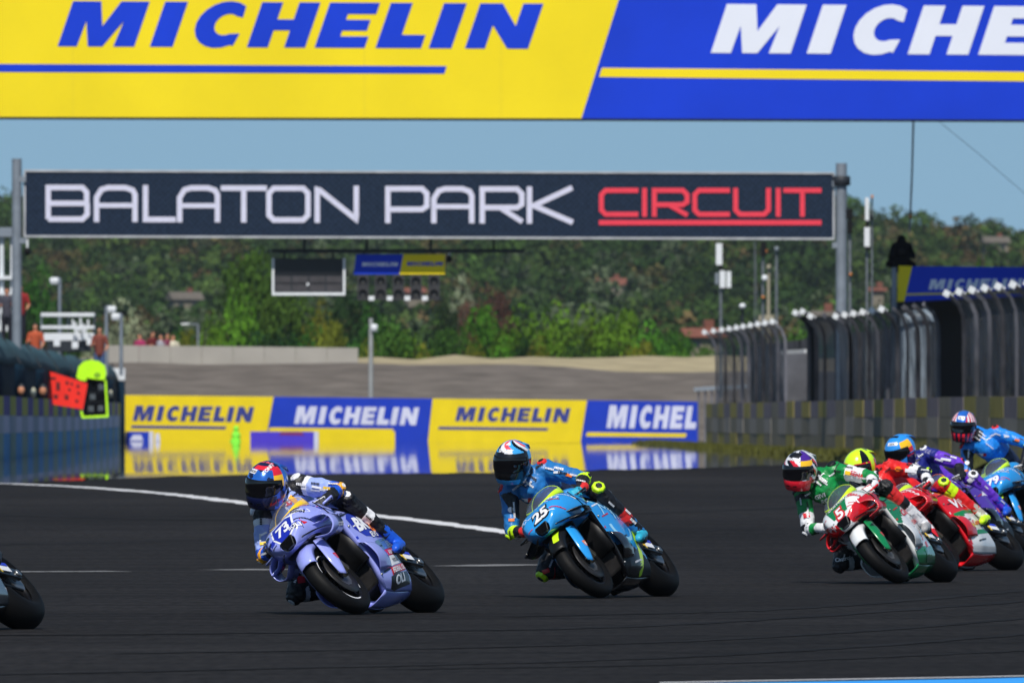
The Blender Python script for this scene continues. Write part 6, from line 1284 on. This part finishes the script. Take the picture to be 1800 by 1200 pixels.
# ---- red, white and green motorcycle behind it
RD2 = paint('signal_red', (216, 22, 34))
def side10(c):
    if c.z < .30 + .2 * c.x: return 3 if c.z < .14 else 1
    if c.z < .52 + .25 * c.x: return 2
    return 0
pal10 = dict(A=RD2, B=RD2, C=WH, D=WH, rim=M_rim, nosefn=lambda c: False, sidefn=lambda c: 0 if c.z > .50 - .1 * c.x or c.x > .24 else (2 if c.z > .27 - .1 * c.x else 1), edge=P_lime, edge2=P_white, wing='blade2', wingm=RD2, fend=RD2, fend2=RD2, lip=RD2, duct=RD2, belly=RD2, tank=BL, tail=RD2,
  side=[T('VN', .08, .60, .10, P_white, .34, 4), T('Castrol', -.08, .39, .055, P_red, .30), ('s', [(a * 1.6, b) for a, b in arc(0, 0, .06, .05, 60, 300, 16)] + [(a * 1.6, b) for a, b in arc(0, 0, .035, .028, 300, 60, 16)], .16, .42, P_green), ('s', SA(0, .5, [(.3, .49), (-.2, .54), (-.22, .50), (.3, .455)]), 0, .5, P_green), ('s', SA(0, .3, [(.2, .27), (-.27, .33), (-.29, .29), (.2, .23)]), 0, .3, P_green)],
  nose=[('t', 'HONDA', .70, .175, .82, (.04, P_white), (0, .7, -.5)), ('s', poly((-.06, .05), (.05, .02), (.03, -.05), (-.05, -.02)), .86, .11, .75, P_white), ('s', rp(.05, .13), .74, -.14, .82, P_white), ('s', rp(.02, .13), .74, -.10, .85, BL)],
  lobe=[('s', (.07, .05), P_white)], guard=RD2)
t10, M10 = make_bike(pal10, 'red racing motorcycle with white and green lower panels, right behind the number 5', 1676, 123.0, 26, 46)
L_brt = leather('bright_red', (214, 32, 34)); L_tan = leather('sand_grey', (176, 170, 160))
def h10(az, z, c):
    if z > .055: return 0 if (abs(c.y) < .028 or int((abs(az)) / 42) % 2 == 0) else 1
    if z < -.05: return 1 if abs(az) < 60 else 0
    return 2 if int((az + 360) / 25) % 2 else 0
hel10 = dict(mats=[H_lime, H_blk, H_red], fn=h10, prints=[('s', poly((-.06, -.02), (.06, -.02), (.04, .03), (-.04, .03)), 40, .03, 0, P_red, 0)])
pal_s10 = dict(lm=[L_brt, M_leaB, L_wht, L_nav, L_lime], helmet=hel10, glove=[M_leaB, L_wht, L_wht], boot=[L_tan, L_lime, M_leaB], pad=L_lime, epad=L_lime, spad=L_red,
  suit=dict(torso=[(2, 0)], pelvis=[(2, 0)], back=[(2, 0)], shoulder=[(2, 0)], neck=[(2, 1)], hump=[(2, 0)], uaL=[(.6, 0), (.85, 2), (2, 3)], faL=[(.4, 3), (.7, 2), (2, 1)], uaR=[(2, 0)], faR=[(2, 2)], thL=[(.7, 1), (2, 0)], snL=[(.25, 4), (.8, 0), (2, 2)], thR=[(2, 0)], snR=[(2, 0)]),
  prints=[('s', [(a, b) for a, b in arc(0, 0, .03, .022, 0, 340, 14)], ('shL', 'elL'), .2, 0, P_orange), ('s', rp(.09, .03), ('shL', 'elL'), .55, 0, P_white, -5)])
make_rider(M10, 'rider in red leathers with a neon yellow and black helmet, third from the right', pal_s10, yaw_h=34, tilt_h=-4, pitch_h=16, pose=shift(-.10, .17, -.03, .04))
# ---- purple rider
PU = paint('violet', (84, 44, 170)); OR = paint('vivid_orange', (236, 90, 20))
pal37 = dict(A=PU, B=PU, C=PU, D=BL, rim=M_rim, nosefn=lambda c: False, sidefn=lambda c: 0 if c.z > .3 else 3, edge=P_orange, wing='blade', wingm=M_carbon, fend=M_black, fend2=PU, lip=BK, duct=BK, belly=BK, tank=PU, tail=PU,
  side=[('s', rp(.2, .06, .05), .05, .62, P_white), ('s', rp(.1, .05), -.06, .42, P_orange)], nose=[('s', rp(.1, .05), .8, .1, .83, P_white)], lobe=[], guard=BK)
t37, M37 = make_bike(pal37, 'violet racing motorcycle almost hidden behind the red one', 1731, 134.0, 20, 42)
L_pur = leather('purple', (104, 56, 196)); L_dbl = leather('dark_blue', (26, 34, 120))
def h37(az, z, c):
    if 45 < az < 110 and -.02 < z < .10: return 1 if c.z > .02 + .4 * (c.y - .1) else 2
    if z < -.03 and az > 60: return 3
    return 0
hel37 = dict(mats=[H_cy, H_yel, H_red, H_nav], fn=h37, prints=[('s', rp(.09, .03), 10, .06, 0, P_white, 20), ('t', 'ARAI', 10, .06, .018, P_black, 20), ('s', rp(.08, .03), 5, .11, 0, P_black, 45), ('t', 'Red Bull', 85, -.04, .02, P_red, 0)])
pal_s37 = dict(lm=[L_pur, M_leaB, L_dbl, L_wht, L_blu], helmet=hel37, glove=[M_leaB, L_wht, M_leaB], boot=[L_blu, L_blu, M_leaB], pad=L_wht, epad=L_red, spad=L_wht,
  suit=dict(torso=[(2, 2)], pelvis=[(2, 0)], back=[(2, 0)], shoulder=[(.25, 2), (2, 2)], neck=[(2, 1)], hump=[(2, 2)], uaL=[(.35, 2), (.8, 0), (2, 0)], faL=[(.3, 0), (2, 1)], uaR=[(2, 0)], faR=[(2, 1)], thL=[(2, 0)], snL=[(2, 0)], thR=[(2, 0)], snR=[(2, 0)]),
  prints=[('s', rp(.10, .02), ('shL', 'elL'), .6, 0, P_white, -10), ('s', rp(.04, .04), ('hipL', 'knL'), .8, 0, P_white, 40)])
make_rider(M37, 'rider in purple leathers with a sky blue helmet, second from the right', pal_s37, yaw_h=40, tilt_h=2, pitch_h=22, pose=shift(-.05, .18, -.02, .04))
# ---- 79, sky blue, still upright at the right edge
pal79 = dict(pal25); pal79['nose'] = [('t', '79', .86, .035, .775, (.112, P_blue, .10, .0035)), ('t', '79', .86, .035, .775, (.106, P_white, .04, .006)), ('t', 'aprilia', .78, .04, .855, (.028, MATS['print_pale_blue']))] + pal25['nose'][3:]
t79, M79 = make_bike(pal79, 'sky blue racing motorcycle number 79 cut off by the right edge of the picture', 1803, 143.0, 18, 26)
def h79(az, z, c):
    if abs(c.y) < .05 and c.z > .02 and c.x > -.05: return 0
    if abs(az) > 100: return 3
    k = int((az + 360) / 9) % 2
    return (1, 2)[k] if z > -.05 else (3, 1)[k]
hel79 = dict(mats=[H_chr, H_red, H_wht, H_nav], fn=h79, frame=M_blk, prints=[('s', rp(.07, .035), 0, .068, 0, P_white, 10), ('t', 'Arai', 0, .068, .022, P_black, 10)])
pal_s79 = dict(pal_s25); pal_s79['helmet'] = hel79; pal_s79['lm'] = [leather('clear_blue', (30, 130, 222)), M_leaB, L_lime, L_red, L_nav]; pal_s79['glove'] = [M_leaB, L_wht, M_leaB]
make_rider(M79, 'upright rider in blue leathers with a red, white and blue helmet at the right edge', pal_s79, yaw_h=14, tilt_h=-4, pitch_h=6, pose=dict(pel=(-.30, -.05, .97), chest=(-.02, -.08, 1.28), shL=(.02, .07, 1.34), shR=(.05, -.29, 1.33), neck=(.10, -.13, 1.42), head=(.19, -.18, 1.555), elL=(.10, .37, 1.06), elR=(.16, -.42, 1.02), knR=(.10, -.34, .70)))
# ---- the motorcycle leaving the picture at the left
pal0 = dict(A=paint('graphite', (52, 58, 66)), B=paint('graphite', (52, 58, 66)), C=BK, D=OR, rim=P_white, nosefn=lambda c: False, sidefn=lambda c: 0, edge=P_orange, wing='blade', fend=BK, fend2=OR, lip=BK, belly=BK, tank=BK, tail=OR, side=[('s', rp(.2, .05, .05), .05, .6, P_orange)], nose=[], lobe=[], guard=BK)
t0, M0 = make_bike(pal0, 'black racing motorcycle at the left edge with only its rear wheel in view', -78, 85.9, 19, 45)
pal_s0 = dict(pal_s73); pal_s0['lm'] = [leather('orange', (226, 96, 30)), M_leaB, L_nav, L_nav, L_wht]; pal_s0['prints'] = []; pal_s0['helmet'] = dict(mats=[H_blk, H_red, H_wht, H_nav], fn=lambda az, z, c: 1 if z > .1 else 0); pal_s0['boot'] = [M_leaB, M_leaB, M_leaB]
make_rider(M0, 'rider of the motorcycle leaving at the left, beyond the left edge of the picture', pal_s0, yaw_h=26, tilt_h=-8)
# thin summer air between the track and the wooded hill
hm = bpy.data.materials.new('summer_air'); hm.use_nodes = True; n = hm.node_tree.nodes; n.clear(); v = n.new('ShaderNodeVolumePrincipled'); v.inputs['Color'].default_value = (.80, .88, 1, 1); v.inputs['Density'].default_value = .00005; v.inputs['Anisotropy'].default_value = .3
ou = n.new('ShaderNodeOutputMaterial'); hm.node_tree.links.new(v.outputs[0], ou.inputs['Volume'])
q = MB(); q.box((0, 2050, 22), (6400, 5200, 50)); o = q.build('haze', hm, kind='stuff')
